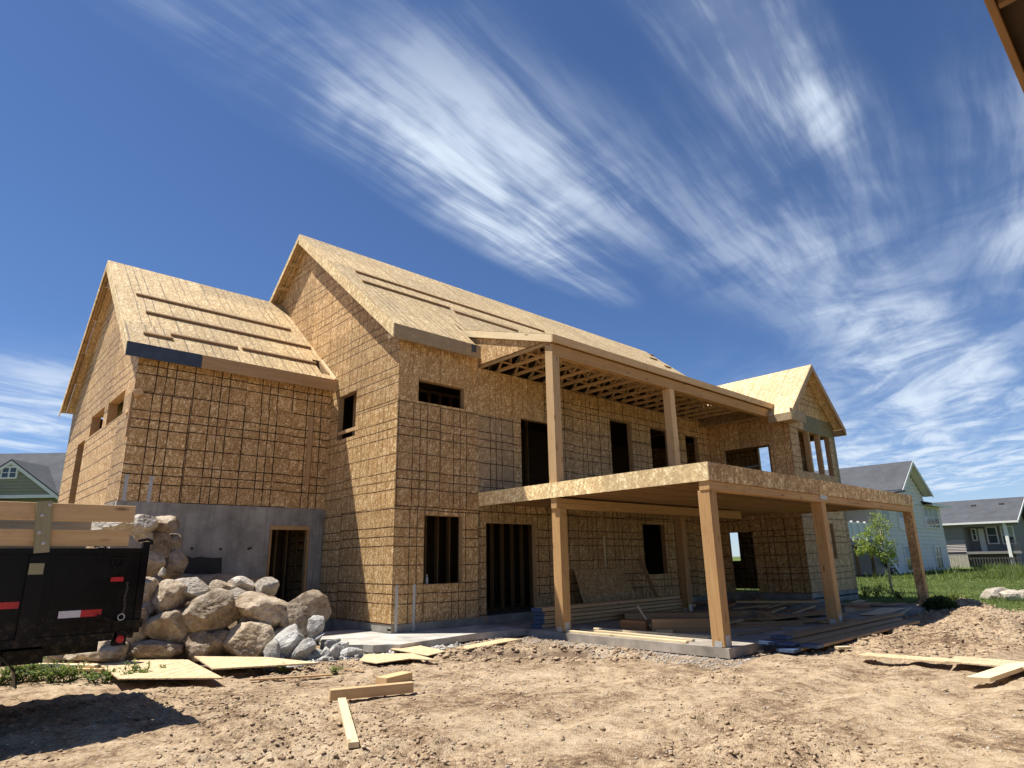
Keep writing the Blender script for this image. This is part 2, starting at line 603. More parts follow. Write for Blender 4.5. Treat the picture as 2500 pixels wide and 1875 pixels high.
def sheathe(parent, name, O, ux, uy, outline, holes, rows, width, mat_, colour, thick=0.012, gap=0.004, stagger=0.0, x0=None):
    """cover a convex outline (ccw, in u,v) with separate sheets, cut round the holes"""
    ux, uy, O = Vector(ux).normalized(), Vector(uy).normalized(), Vector(O)
    un = ux.cross(uy)
    xs = [p[0] for p in outline]
    lo, hi = (min(xs) if x0 is None else x0), max(xs)
    edges = []
    for i in range(len(outline)):
        p, q = outline[i], outline[(i + 1) % len(outline)]
        a, b = -(q[1] - p[1]), (q[0] - p[0])
        edges.append((a, b, a * p[0] + b * p[1]))
    made = []
    for r in range(len(rows) - 1):
        c0, d0 = rows[r], rows[r + 1]
        cols = [lo - (stagger * width if r % 2 else 0)]
        while cols[-1] < hi - 1e-6:
            cols.append(cols[-1] + width)
        for k in range(len(cols) - 1):
            a0, b0 = cols[k] + gap / 2, cols[k + 1] - gap / 2
            c1, d1 = c0 + gap / 2, d0 - gap / 2
            X = sorted({a0, b0} | {x for h in holes for x in (h[0], h[1]) if a0 < x < b0})
            Y = sorted({c1, d1} | {y for h in holes for y in (h[2], h[3]) if c1 < y < d1})
            cells = []
            for i in range(len(X) - 1):
                for j in range(len(Y) - 1):
                    mx, my = (X[i] + X[i + 1]) / 2, (Y[j] + Y[j + 1]) / 2
                    if any(h[0] < mx < h[1] and h[2] < my < h[3] for h in holes):
                        continue
                    p = [(X[i], Y[j]), (X[i + 1], Y[j]), (X[i + 1], Y[j + 1]), (X[i], Y[j + 1])]
                    for e in edges:
                        p = clip(p, *e)
                        if len(p) < 3:
                            break
                    if len(p) >= 3 and area(p) > 1e-4:
                        cells.append(p)
            if not cells:
                continue
            m = MB()
            rd = lambda q: (round(q[0] - a0, 5), round(q[1] - c1, 5))
            have = set()
            for p in cells:
                for i in range(len(p)):
                    have.add((rd(p[i]), rd(p[(i + 1) % len(p)])))
            idx = {}

            def vid(q, z):
                key = (*rd(q), z)
                if key not in idx:
                    idx[key] = len(m.v)
                    m.v.append(key)
                return idx[key]
            for p in cells:
                m.f.append(tuple(vid(q, thick) for q in p))
                m.f.append(tuple(vid(q, 0.0) for q in reversed(p)))
                for i in range(len(p)):
                    q0, q1 = p[i], p[(i + 1) % len(p)]
                    if (rd(q1), rd(q0)) not in have:
                        m.f.append((vid(q0, 0.0), vid(q1, 0.0), vid(q1, thick), vid(q0, thick)))
            cc = colour((a0 + b0) / 2, (c1 + d1) / 2) if callable(colour) else colour
            made.append(m.build(name, mat_, parent, frame_mw(O + ux * a0 + uy * c1, ux, uy, un), color=cc))
    return made


def wall_frame(name, parent, O, ux, outline_x, z0, z1, depth_in, holes):
    """plates and studs behind the sheets: the part that carries the panels"""
    ux = Vector(ux)
    un = ux.cross(Vector((0, 0, 1)))
    O = Vector(O)
    m = MB()
    a, b = outline_x

    def slab(x0, x1, za, zb):
        p0, p1 = O + ux * x0 - un * 0.004, O + ux * x1 - un * 0.004
        q0, q1 = p0 - un * depth_in, p1 - un * depth_in
        base = [p0, p1, q1, q0]
        m.hexa([(p.x, p.y, za) for p in base] + [(p.x, p.y, zb) for p in base])
    slab(a + 0.01, b - 0.01, z1 - 0.08, z1)
    cuts = sorted([h for h in holes if h[2] <= z0 + 0.12])
    x = a + 0.01
    for h in cuts:
        slab(x, h[0] - 0.05, z0, z0 + 0.04)
        x = h[1] + 0.05
    slab(x, b - 0.01, z0, z0 + 0.04)
    return m.build(name, STUD, parent)


def opening(parent, O, ux, hole, dep=0.15, name='window_frame', sill=True, mat_=None, th=0.038):
    ux = Vector(ux)
    un = ux.cross(Vector((0, 0, 1)))
    O = Vector(O)
    x0, x1, za, zb = hole
    m = MB()

    def slab(xa, xb, z0, z1):
        p0, p1 = O + ux * xa + un * 0.004, O + ux * xb + un * 0.004
        q0, q1 = p0 - un * dep, p1 - un * dep
        base = [q0, q1, p1, p0] if False else [p0, p1, q1, q0]
        m.hexa([(p.x, p.y, z0) for p in base] + [(p.x, p.y, z1) for p in base])
    e = 0.006
    slab(x0 - th + e, x0 + e, za, zb)
    slab(x1 - e, x1 + th - e, za, zb)
    slab(x0 - th + e, x1 + th - e, zb - e, zb + 0.09)
    if sill:
        slab(x0 - th + e, x1 + th - e, za - th, za + e)
    return m.build(name, mat_ or STUD, parent)


def studs(parent, a, b, z0, z1, step=0.4064, mat_=None, name='stud', skip=()):
    a, b = Vector(a), Vector(b)
    d = (b - a)
    n = int(d.length / step)
    d.normalize()
    s = Vector((d.y, -d.x, 0))
    me = None
    for i in range(n + 1):
        p = a + d * (i * step)
        if me is None:
            m = MB().box((0, -0.07, -0.019), (z1 - z0, 0.07, 0.019))
            me = m.mesh(name, mat_ or STUD)
        o = bpy.data.objects.new(name, me)
        link(o, parent, frame_mw((p.x, p.y, z0), (0, 0, 1), s, d))


# ================================================================== THE GROUND
def vnoise(x, y, seed):
    xi, yi = np.floor(x).astype(np.int64), np.floor(y).astype(np.int64)
    fx, fy = x - xi, y - yi
    fx, fy = fx * fx * (3 - 2 * fx), fy * fy * (3 - 2 * fy)

    def h(a, b):
        n = (a * 374761393 + b * 668265263 + seed * 1442695041) & 0x7fffffff
        n = ((n ^ (n >> 13)) * 1274126177) & 0x7fffffff
        return ((n ^ (n >> 16)) & 0xffff) / 65535.0
    return ((h(xi, yi) * (1 - fx) + h(xi + 1, yi) * fx) * (1 - fy)
            + (h(xi, yi + 1) * (1 - fx) + h(xi + 1, yi + 1) * fx) * fy)


def fbm(x, y, seed, octv=4, gain=0.5):
    s, a, tot = 0, 1.0, 0
    for i in range(octv):
        s = s + a * vnoise(x * 2 ** i + 13.7 * i, y * 2 ** i - 7.9 * i, seed + i)
        tot += a
        a *= gain
    return s / tot


def sstep(a, b, x):
    t = np.clip((x - a) / (b - a), 0, 1)
    return t * t * (3 - 2 * t)


GZ = -0.18
ROCK_A, ROCK_B = Vector((-2.2, -0.75, 0)), Vector((-6.3, 1.55, 0))   # foot of the boulder wall


def ground_h(x, y):
    x, y = np.asarray(x, float), np.asarray(y, float)
    z = GZ + 0 * x
    rough = 1 - sstep(13.5, 16.5, x)
    far = 1 - sstep(18, 40, np.hypot(x + 3, y + 6))
    z = z + (fbm(x * 0.35, y * 0.35, 3) - 0.5) * 0.16 * far
    # lumpy churned dirt, ridged so that crumbs stand up
    rid = 1 - np.abs(2 * fbm(x * 1.5, y * 1.5, 21, 3) - 1)
    churn = sstep(0.45, 0.68, fbm(x * 0.42 + 5, y * 0.42, 33, 3))
    z = z + (rid - 0.72) * 0.10 * rough * far * (0.35 + 0.65 * churn)
    z = z + (fbm(x * 5.2, y * 5.2, 41, 3) - 0.5) * 0.06 * rough * far * (0.4 + 0.9 * churn)
    fl = 1 - np.abs(2 * fbm(x * 6.5 + y * 2, y * 7.5 - x * 2, 51, 3) - 1)
    z = z + (fl - 0.7) * 0.05 * rough * far * (0.45 + 0.8 * churn)
    z = z + (vnoise(x * 17, y * 17, 61) - 0.5) * 0.024 * rough * far * (0.5 + churn)
    # wheel tracks running along the house
    for off, w in ((-6.9, 0.24), (-8.6, 0.26), (-10.0, 0.24)):
        c = off + 0.20 * np.sin(x * 0.45 + off) + 0.06 * x
        d = np.abs(y - c)
        z = z - 0.04 * np.exp(-(d / w) ** 2) * far + 0.02 * np.exp(-((d - 0.38) / 0.12) ** 2) * far
    # scraped hollow in front of the patio
    dx, dy = (x - 0.45), (y + 4.0)
    rr = np.hypot((dx * 0.62 - dy * 0.78) / 1.45, (dx * 0.78 + dy * 0.62) / 0.60)
    z = z - 0.11 * np.exp(-rr ** 4) + 0.07 * np.exp(-((rr - 1.15) / 0.22) ** 2)
    # spoil heaps beside the patio
    for hx, hy, hr, hh in ((14.6, -7.0, 0.9, 0.30), (12.0, -7.9, 1.1, 0.26), (9.6, -8.4, 1.0, 0.24),
                           (7.4, -8.1, 0.9, 0.17), (5.2, -7.9, 0.8, 0.13), (2.6, -7.3, 0.6, 0.06), (16.0, -5.6, 0.8, 0.15)):
        z = z + hh * np.exp(-(((x - hx) / hr) ** 2 + ((y - hy) / (hr * 0.7)) ** 2)) * (0.7 + 0.6 * fbm(x * 3, y * 3, 77, 3))
    # keep clear of the slabs
    under = sstep(2.0, 2.35, x) * (1 - sstep(14.0, 14.2, x)) * sstep(-6.62, -6.42, y) * (1 - sstep(11.2, 11.4, y))
    z = z * (1 - under) + (-0.24) * under
    und2 = sstep(-1.9, -1.5, x) * (1 - sstep(2.3, 2.5, x)) * sstep(-1.75, -1.35, y) * (1 - sstep(11.2, 11.4, y))
    z = z * (1 - und2) + (-0.22) * und2
    # terrace held up by the boulders, and the higher yard behind the garage
    d = ROCK_B - ROCK_A
    nx, ny = d.y / d.length, -d.x / d.length           # points up the slope
    s = (x - ROCK_A.x) * nx + (y - ROCK_A.y) * ny
    ter = sstep(0.35, 1.1, s) * (1 - sstep(-2.5, -1.9, x)) * (1 - sstep(3.2, 3.6, y) * sstep(-5.0, -4.7, x))
    z = z + ter * (1.02 + 0.10 * fbm(x * 2, y * 2, 91, 3) + 0.28 * sstep(1.0, 2.6, s)) * (1 - sstep(40, 60, np.abs(x)))
    up = sstep(1.4, 2.8, s) * (1 - sstep(-4.9, -4.2, x))
    z = z + up * 0.85
    fl = sstep(9, 18, y) * (1 - sstep(-2, 14, x)) * 0.9
    z = z + np.where(up > 0.5, fl * 0.4, 0)
    return z


def gz(x, y):
    return float(ground_h(np.array([x]), np.array([y]))[0])


def axis_pts(segs):
    out = []
    for a, b, st in segs:
        out.append(np.arange(a, b, st))
    return np.concatenate(out + [[segs[-1][1]]])


def build_ground():
    gx = axis_pts([(-900, -60, 60), (-60, -12, 2), (-12, -8, 0.12), (-8, 3, 0.036), (3, 9, 0.055), (9, 17, 0.09), (17, 60, 1.0), (60, 900, 60)])
    gy = axis_pts([(-900, -60, 60), (-60, -12.5, 2), (-12.5, -2.6, 0.036), (-2.6, 3.6, 0.09), (3.6, 14, 0.4), (14, 60, 2), (60, 900, 60)])
    X, Y = np.meshgrid(gx, gy)
    Z = ground_h(X, Y)
    nx, ny = len(gx), len(gy)
    v = np.stack([X, Y, Z], -1).reshape(-1, 3)
    i = np.arange((ny - 1) * (nx - 1))
    r, c = i // (nx - 1), i % (nx - 1)
    k = r * nx + c
    f = np.stack([k, k + 1, k + nx + 1, k + nx], -1)
    me = bpy.data.meshes.new('ground')
    me.vertices.add(len(v))
    me.vertices.foreach_set('co', v.ravel())
    me.loops.add(f.size)
    me.loops.foreach_set('vertex_index', f.ravel())
    me.polygons.add(len(f))
    me.polygons.foreach_set('loop_start', np.arange(0, f.size, 4))
    me.polygons.foreach_set('loop_total', np.full(len(f), 4))
    me.polygons.foreach_set('use_smooth', np.ones(len(f), bool))
    me.update(calc_edges=True)
    m, t = mat('dirt_and_grass')
    tc = t.n('ShaderNodeTexCoord').outputs['Object']
    n1 = t.noise(tc, 0.55, 5.0, 0.6)
    n2 = t.noise(tc, 3.2, 6.0, 0.65)
    n3 = t.noise(tc, 17.0, 5.0, 0.65)
    n4 = t.noise(t.mapping(tc, rot=(0, 0, -0.75), scale=(1.0, 0.4, 1), vtype='TEXTURE'), 7.0, 5.0, 0.7, 0.5)
    n5 = t.noise(t.mapping(tc, rot=(0, 0, 0.6), scale=(1.0, 0.35, 1), vtype='TEXTURE'), 24.0, 3.0, 0.7, 0.6)
    f = t.m('ADD', t.m('ADD', t.m('MULTIPLY', n1, 0.22), t.m('MULTIPLY', n2, 0.26)), t.m('ADD', t.m('MULTIPLY', n3, 0.16), t.m('ADD', t.m('MULTIPLY', n4, 0.20), t.m('MULTIPLY', n5, 0.16))))
    c = t.ramp(f, [(0.40, (0.135, 0.085, 0.050)), (0.452, (0.255, 0.172, 0.103)), (0.49, (0.40, 0.288, 0.178)), (0.575, (0.575, 0.445, 0.292))])
    # damp soil in the scraped hollow
    hv = t.mapping(tc, (0.45, -4.0, 0), (0, 0, math.radians(-51)), (1.55, 0.66, 1), 'TEXTURE')
    hd = t.vm('LENGTH', t.vm('MULTIPLY', hv, (1, 1, 0)))
    hm = t.rng(t.m('ADD', hd, t.m('MULTIPLY', t.m('SUBTRACT', n2, 0.5), 1.1)), 1.1, 0.75)
    c = t.mix(t.m('MULTIPLY', hm, 0.8), c, (0.15, 0.10, 0.066))
    # grey gravel along the patio edge
    xyz = t.sep(tc)
    gmask = t.m('MULTIPLY', t.rng(t.m('ABSOLUTE', t.m('SUBTRACT', t.m('ADD', t.m('MULTIPLY', n2, 0.7), xyz[0]), 2.2)), 0.7, 0.2),
                t.m('MULTIPLY', t.rng(xyz[1], -6.9, -6.3), t.rng(xyz[1], -1.2, -1.7)))
    grv = t.ramp(t.noise(tc, 46.0, 3.0, 0.7), [(0.3, (0.15, 0.13, 0.11)), (0.7, (0.46, 0.43, 0.38))])
    c = t.mix(t.m('MULTIPLY', gmask, 0.30), c, grv)
    # lawn and rough grass beyond
    edge = t.m('ADD', xyz[0], t.m('MULTIPLY', t.m('SUBTRACT', n1, 0.5), 3.0))
    gm = t.rng(edge, 14.9, 15.6)
    yl = t.rng(t.m('ADD', xyz[1], t.m('MULTIPLY', n1, 2.0)), 13.0, 15.0)
    gm = t.m('MAXIMUM', gm, yl)
    gcol = t.ramp(t.noise(tc, 1.3, 6.0, 0.7), [(0.3, (0.06, 0.088, 0.022)), (0.52, (0.105, 0.145, 0.036)), (0.72, (0.20, 0.21, 0.085))])
    c = t.mix(gm, c, gcol)
    h = t.m('ADD', t.m('MULTIPLY', n3, 0.5), t.m('ADD', t.m('MULTIPLY', n4, 0.6), t.m('MULTIPLY', n5, 0.5)))
    finish(t, c, 0.95, 0.12, t.bump(h, 0.9, 0.04))
    me.materials.append(m)
    o = bpy.data.objects.new('ground', me)
    link(o)
    o['kind'] = 'structure'
    o['label'] = 'churned tan dirt of the building plot running into grass'
    return o


build_ground()

# concrete walk and patio ---------------------------------------------------
ZS = -0.06


def slab_poly(name, pts, ztop, th, label, mat_=None):
    m = MB().prism([(x, y, ztop - th) for x, y in pts], (0, 0, th))
    o = m.build(name, mat_ or SLAB)
    o['kind'] = 'structure'
    o['label'] = label
    return o


slab_poly('concrete_patio', [(2.457, -6.435), (13.98, -6.435), (13.98, -3.06), (13.79, -3.06), (13.79, -0.012), (2.457, -0.012)], ZS, 0.16,
          'pale concrete patio slab under the deck', PATIO)
rag = [(-1.62, -0.2), (-1.70, -0.45), (-1.50, -0.68), (-1.55, -0.92), (-1.30, -1.12), (-1.22, -1.35), (-0.98, -1.48), (-0.84, -1.66)]
slab_poly('concrete_walk', rag + [(1.22, -1.36), (1.9, -1.52), (2.452, -1.6), (2.452, -0.012), (-0.014, -0.012), (-0.014, 1.5), (-0.9, 1.6), (-1.35, 0.5)], ZS + 0.008, 0.13,
          'sunlit concrete walk with a broken left edge at the house corner')

# ================================================================== THE HOUSE
HOUSE = thing('house', 'unfinished two-storey house sheathed in tan strand board with deck and porch', 'house', (0, 0, 0))


def R(*a):
    return random.uniform(*a)


def col_both(x, y):
    return L(R(0.75, 1.0), R(0.75, 1.0), R(0, 0.25))


# ---- rear facade, faces -Y
Ysheet = 0.012                       # sheets stand proud of the framing line, so y = 0 is their face
H_REAR = [(0.562, 1.968, 5.126, 5.674), (0.813, 1.940, 0.911, 2.453), (2.669, 4.422, -0.2, 2.322), (3.943, 5.60, 3.05, 5.174),
          (7.852, 8.941, 3.05, 5.675), (10.009, 11.10, 3.05, 5.675), (12.158, 12.998, 3.05, 5.675), (9.192, 10.398, 0.890, 2.443)]
rear = wall_frame('wall', HOUSE, (0, Ysheet, 0), (1, 0, 0), (0, 13.8), 0.0, 6.32, 0.14, H_REAR)


def col_rear(x, y):
    if y > 5.08 and x < 4.9:
        return L(0.32, 0.0, R(0.0, 0.12))                # plain sheets by the upper window
    if 2.4 < x < 3.7 and 2.6 < y < 5.0:
        return L(0.95, 0.9, 0.55)                         # one greyed sheet
    return L(R(0.8, 1), R(0.8, 1), R(0, 0.2))


sheathe(rear, 'osb_panel', (0, Ysheet, 0), (1, 0, 0), (0, 0, 1), [(0, 0.121), (2.44, 0.121), (2.44, 6.80), (0, 6.80)], H_REAR,
        [0.121, 2.603, 5.079, 7.5], 1.22, OSB, col_rear)
sheathe(rear, 'osb_panel', (0, Ysheet, 0), (1, 0, 0), (0, 0, 1), [(2.44, 0.121), (13.8, 0.121), (13.8, 6.33), (2.44, 6.33)], H_REAR,
        [0.121, 2.603, 5.079, 7.5], 1.22, OSB, col_rear)
for i, h in enumerate(H_REAR):
    opening(rear, (0, Ysheet, 0), (1, 0, 0), h, name='door_frame' if h[2] < 0 or 3.0 < h[2] < 3.1 else 'window_frame', sill=(i in (0, 1, 7)))

# ---- gable side, faces -X
H_SIDE = [(-2.952, -1.976, 4.527, 5.711)]
side = wall_frame('wall', HOUSE, (Ysheet, 0, 0), (0, -1, 0), (-11.15, -0.0), 0.0, 6.6, 0.14, [])
PIT = (11.599 - 6.821) / (5.576 + 0.268)


def main_z(y):                       # top of the main roof deck
    return 6.821 + (min(y, 11.152 - y) + 0.268) * PIT


sheathe(side, 'osb_panel', (Ysheet, 0, 0), (0, -1, 0), (0, 0, 1),
        [(-11.15, 0.121), (0, 0.121), (0, main_z(0) - 0.03), (-5.576, main_z(5.576) - 0.03), (-11.15, main_z(0) - 0.03)], H_SIDE,
        [0.121, 2.603, 5.079, 7.52, 9.96, 12.4], 1.22, OSB, lambda x, y: L(R(0.35, 0.65), R(0.75, 1.0), 0.0), x0=-12.2)
opening(side, (Ysheet, 0, 0), (0, -1, 0), H_SIDE[0])
board('window_brace', (0.04, 2.0, 4.72), (0.04, 2.93, 4.72), 0.09, 0.038, PINE, side, up=(1, 0, 0))

# ---- garage front, faces -Y
GY = 3.369
ZGW = 2.777
gfront = wall_frame('wall', HOUSE, (0, GY + Ysheet, 0), (1, 0, 0), (-4.72, -0.02), ZGW, 5.95, 0.14, [])
sheathe(gfront, 'osb_panel', (0, GY + Ysheet, 0), (1, 0, 0), (0, 0, 1), [(-4.732, ZGW), (-0.004, ZGW), (-0.004, 6.0), (-4.732, 6.0)], [],
        [ZGW, 5.216, 6.5], 1.2192, OSB, lambda x, y: L(1.0, 1.0, 0.0))
# ---- garage left gable, faces -X
GX = -4.732
G_EAVE, G_RIDGE, G_YR, G_YE = 6.216, 9.881, 7.516, 3.077
GP = (G_RIDGE - G_EAVE) / (G_YR - G_YE)


def gar_z(y):
    return G_EAVE + (min(y, 2 * G_YR - y) - G_YE) * GP


H_GL = [(-6.02, -4.28, 4.83, 5.42), (-8.1, -6.46, 4.86, 5.43), (-9.7, -8.62, 2.7, 4.88)]
gleft = wall_frame('wall', HOUSE, (GX + Ysheet, 0, 0), (0, -1, 0), (-11.64, -3.39), ZGW, 5.95, 0.14, [])
YB = 2 * G_YR - GY
sheathe(gleft, 'osb_panel', (GX + Ysheet, 0, 0), (0, -1, 0), (0, 0, 1),
        [(-YB, ZGW), (-GY, ZGW), (-GY, gar_z(GY) - 0.03), (-G_YR, gar_z(G_YR) - 0.03), (-YB, gar_z(GY) - 0.03)], H_GL,
        [ZGW, 5.216, 7.66, 10.1], 1.22, OSB, lambda x, y: L(0.0, R(0.8, 1.0), 0.0), x0=-12.0)
for h in H_GL:
    opening(gleft, (GX + Ysheet, 0, 0), (0, -1, 0), h, sill=h[2] > 3, name='window_frame' if h[2] > 3 else 'door_frame', dep=0.2)

# ---- concrete foundation
fm = MB()
yy = GY + 0.014
for a, b, c, d in ((-4.75, -1.414, -0.6, ZGW), (-0.377, -0.006, -0.6, ZGW), (-1.414, -0.377, 2.333, ZGW), (-1.414, -0.377, -0.6, 0.1)):
    fm.box((a, yy - 0.03, c), (b, yy + 0.18, d - 0.003))
fgar = fm.build('foundation_wall', CONCRETE, HOUSE)
MB().box((-4.765, GY + 0.2, -0.6), (-4.58, 11.6, ZGW - 0.003)).build('foundation_wall', CONCRETE, HOUSE)
MB().box((0.010, -0.004 + 0.016, -0.4), (13.78, 0.16, 0.119)).build('foundation_wall', CONCRETE, HOUSE)
MB().box((0.012, 0.17, -0.4), (0.16, 3.36, 0.119)).build('foundation_wall', CONCRETE, HOUSE)
opening(fgar, (0, yy - 0.02, 0), (1, 0, 0), (-1.36, -0.43, 0.1, 2.27), name='door_frame', sill=False, dep=0.15, mat_=FIR, th=0.05)
MB().box((-1.405, yy - 0.034, 2.235), (-0.385, yy + 0.1, 2.328)).build('door_header', FIR, fgar)
MB().box((-0.24, yy - 0.06, -0.2), (-0.06, yy - 0.031, 2.62)).build('formed_pilaster', CONCRETE, fgar)
# snapped form ties and loose membrane on the concrete
for u, v in ((468.5, 1339), (538.5, 1340.5), (607, 1340), (612, 1338)):
    p = on_plane(u, v, 'y', yy - 0.032)
    MB().lathe((p.x, p.y + 0.01, p.z), (0, -1, 0), [(0, 0.035), (0.012, 0.03)], 10).build('form_tie_hole', PLASTIC_BLACK, fgar)
pts = [on_plane(u, v, 'y', yy - 0.045) for u, v in ((446, 1400), (541, 1402), (542, 1361), (520, 1362), (490, 1359), (468, 1362), (446, 1352))]
MB().prism([tuple(p) for p in pts], (0, 0.012, 0)).build('membrane_flap', PLASTIC_BLACK, fgar)

# ---- right wing
WX, WX2, WYF = 13.811, 17.743, -3.081
W_RIDGE, W_EAVE, W_XL, W_XR, W_YA = 8.157, 6.035, 13.122, 17.787, -3.491
W_XA = (W_XL + W_XR) / 2
W_XL2 = W_XL
WP = (W_RIDGE - W_EAVE) / (W_XA - W_XL)
H_WL = [(0.52, 2.31, 3.95, 5.175), (0.35, 1.30, -0.1, 2.22)]
wl = wall_frame('wall', HOUSE, (WX + Ysheet, 0, 0), (0, -1, 0), (0.02, 3.08), 0.0, 6.0, 0.14, H_WL)
sheathe(wl, 'osb_panel', (WX + Ysheet, 0, 0), (0, -1, 0), (0, 0, 1), [(0.012, 0.19), (3.06, 0.19), (3.06, 6.33), (0.012, 6.33)], H_WL,
        [0.19, 2.63, 5.07, 7.5], 1.22, OSB, lambda x, y: L(0.45 if y > 2.6 else 0.9, 0.0 if y > 2.6 else 0.9, 0.0))
for h in H_WL:
    opening(wl, (WX + Ysheet, 0, 0), (0, -1, 0), h, sill=h[2] > 1, name='window_frame' if h[2] > 1 else 'door_frame')
H_WF = [(14.48, 15.30, 4.2, 5.69), (15.42, 16.24, 4.2, 5.69), (16.36, 17.17, 4.2, 5.69), (16.03, 16.34, 1.245, 2.457)]
wf = wall_frame('wall', HOUSE, (0, WYF + Ysheet, 0), (1, 0, 0), (WX + 0.02, WX2 - 0.02), 0.0, 6.0, 0.14, [])


def wing_z(x):
    return W_EAVE + (min(x, 2 * W_XA - x) - W_XL) * WP


def col_wf(x, y):
    if 5.69 < y < 6.3 and x > 14.9:
        return (0.15, 0.1, 0.3, 0.30)
    if x > 16.9 and y > 3.0:
        return (0.1, 0.5, 0.3, 0.45)
    return L(0.4, 0.85, 0.1)


sheathe(wf, 'osb_panel', (0, WYF + Ysheet, 0), (1, 0, 0), (0, 0, 1),
        [(WX, 0.19), (WX2, 0.19), (WX2, wing_z(WX2) - 0.02), (W_XA, wing_z(W_XA) - 0.02), (WX, wing_z(WX) - 0.02)], H_WF,
        [0.19, 2.63, 3.85, 5.69, 6.3, 8.7], 1.22, OSB, col_wf)
for h in H_WF:
    opening(wf, (0, WYF + Ysheet, 0), (1, 0, 0), h, dep=0.17)
MB().box((WX + 0.01, WYF + 0.016, -0.4), (WX2, WYF + 0.16, 0.187)).build('foundation_wall', CONCRETE, HOUSE)
MB().box((WX + 0.012, WYF + 0.17, -0.4), (WX + 0.15, -0.0, 0.187)).build('foundation_wall', CONCRETE, HOUSE)
# right and back walls close the volume
H_WR = [(-2.95, -2.08, 4.2, 5.72), (-0.50, -0.03, 4.2, 5.76), (1.27, 1.79, 1.20, 2.39)]
wr = wall_frame('wall', HOUSE, (WX2 - Ysheet, 0, 0), (0, 1, 0), (WYF + 0.2, 11.1), 0.0, 6.3, 0.14, [])
sheathe(wr, 'osb_panel', (WX2 - Ysheet, 0, 0), (0, 1, 0), (0, 0, 1),
        [(0, 0.1), (11.15, 0.1), (11.15, main_z(0) - 0.05), (5.576, main_z(5.576) - 0.05), (0, main_z(0) - 0.05)], H_WR, [0.1, 2.6, 5.04, 7.48, 9.9, 12.4], 2.44, OSB, L(0.8, 0.8))
sheathe(wr, 'osb_panel', (WX2 - Ysheet, 0, 0), (0, 1, 0), (0, 0, 1), [(WYF, 0.1), (-0.005, 0.1), (-0.005, 5.98), (WYF, 5.98)], H_WR, [0.1, 2.6, 5.04, 7.48], 2.44, OSB, L(0.8, 0.8))
for h in H_WR:
    opening(wr, (WX2 - Ysheet, 0, 0), (0, 1, 0), h)
bw = wall_frame('wall', HOUSE, (0, 11.15 - Ysheet, 0), (-1, 0, 0), (-17.7, 0.0), 0.0, 6.3, 0.14, [])
sheathe(bw, 'osb_panel', (0, 11.15 - Ysheet, 0), (-1, 0, 0), (0, 0, 1), [(-17.74, 0.1), (0, 0.1), (0, 6.9), (-17.74, 6.9)], [], [0.1, 2.6, 5.04, 7.5], 2.44, OSB, L(0.8, 0.8))
gb = wall_frame('wall', HOUSE, (0, YB - Ysheet, 0), (-1, 0, 0), (0.05, 4.7), ZGW, 5.9, 0.14, [])
sheathe(gb, 'osb_panel', (0, YB - Ysheet, 0), (-1, 0, 0), (0, 0, 1), [(0, ZGW), (4.732, ZGW), (4.732, 6.1), (0, 6.1)], [], [ZGW, 5.2, 7.5], 2.44, OSB, L(0.8, 0.8))
# floors
MB().box((0.17, 0.17, -0.3), (17.6, 11.0, -0.02)).build('basement_floor', SLAB, HOUSE)
MB().box((13.97, -2.92, -0.3), (17.6, 0.165, -0.021)).build('basement_floor', SLAB, HOUSE)
MB().box((-4.55, 3.57, -0.3), (0.165, 11.0, -0.022)).build('basement_floor', SLAB, HOUSE)
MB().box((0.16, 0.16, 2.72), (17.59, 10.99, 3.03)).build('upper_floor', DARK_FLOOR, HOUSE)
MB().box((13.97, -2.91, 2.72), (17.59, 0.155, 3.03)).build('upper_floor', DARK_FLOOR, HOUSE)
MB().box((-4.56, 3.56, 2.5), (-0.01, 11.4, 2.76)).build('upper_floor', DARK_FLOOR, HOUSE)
# ceiling joist layer keeps the attic dark
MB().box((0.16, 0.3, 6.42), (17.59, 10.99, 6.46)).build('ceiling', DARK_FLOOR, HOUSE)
# inner partitions, bare studs
P1 = wall_frame('wall', HOUSE, (0, 2.4, 0), (1, 0, 0), (0.3, 8.8), 0.0, 2.70, 0.09, [])
studs(P1, (0.5, 2.45, 0), (8.6, 2.45, 0), 0.04, 2.62)
P2 = wall_frame('wall', HOUSE, (0, 2.9, 0), (1, 0, 0), (0.3, 9.0), 3.03, 6.40, 0.09, [])
studs(P2, (0.5, 2.95, 0), (7.2, 2.95, 0), 3.07, 6.32)
P3 = wall_frame('wall', HOUSE, (-4.4, 4.9, 0), (1, 0, 0), (0.1, 4.2), 0.0, 2.45, 0.09, [])
studs(P3, (-2.4, 4.95, 0), (0.0, 4.95, 0), 0.04, 2.37, 0.3)
MB().box((-4.5, 5.3, 0.0), (-0.02, 5.4, 2.45)).build('darkening_panel', DARK_FLOOR, HOUSE)  # added dark panels, here to black out the rooms behind the studs
P4 = MB().box((0.3, 4.2, 0.0), (17.5, 4.3, 2.7)).build('darkening_panel', DARK_FLOOR, HOUSE)
MB().box((0.3, 5.4, 3.04), (17.5, 5.5, 6.4)).build('darkening_panel', DARK_FLOOR, HOUSE)

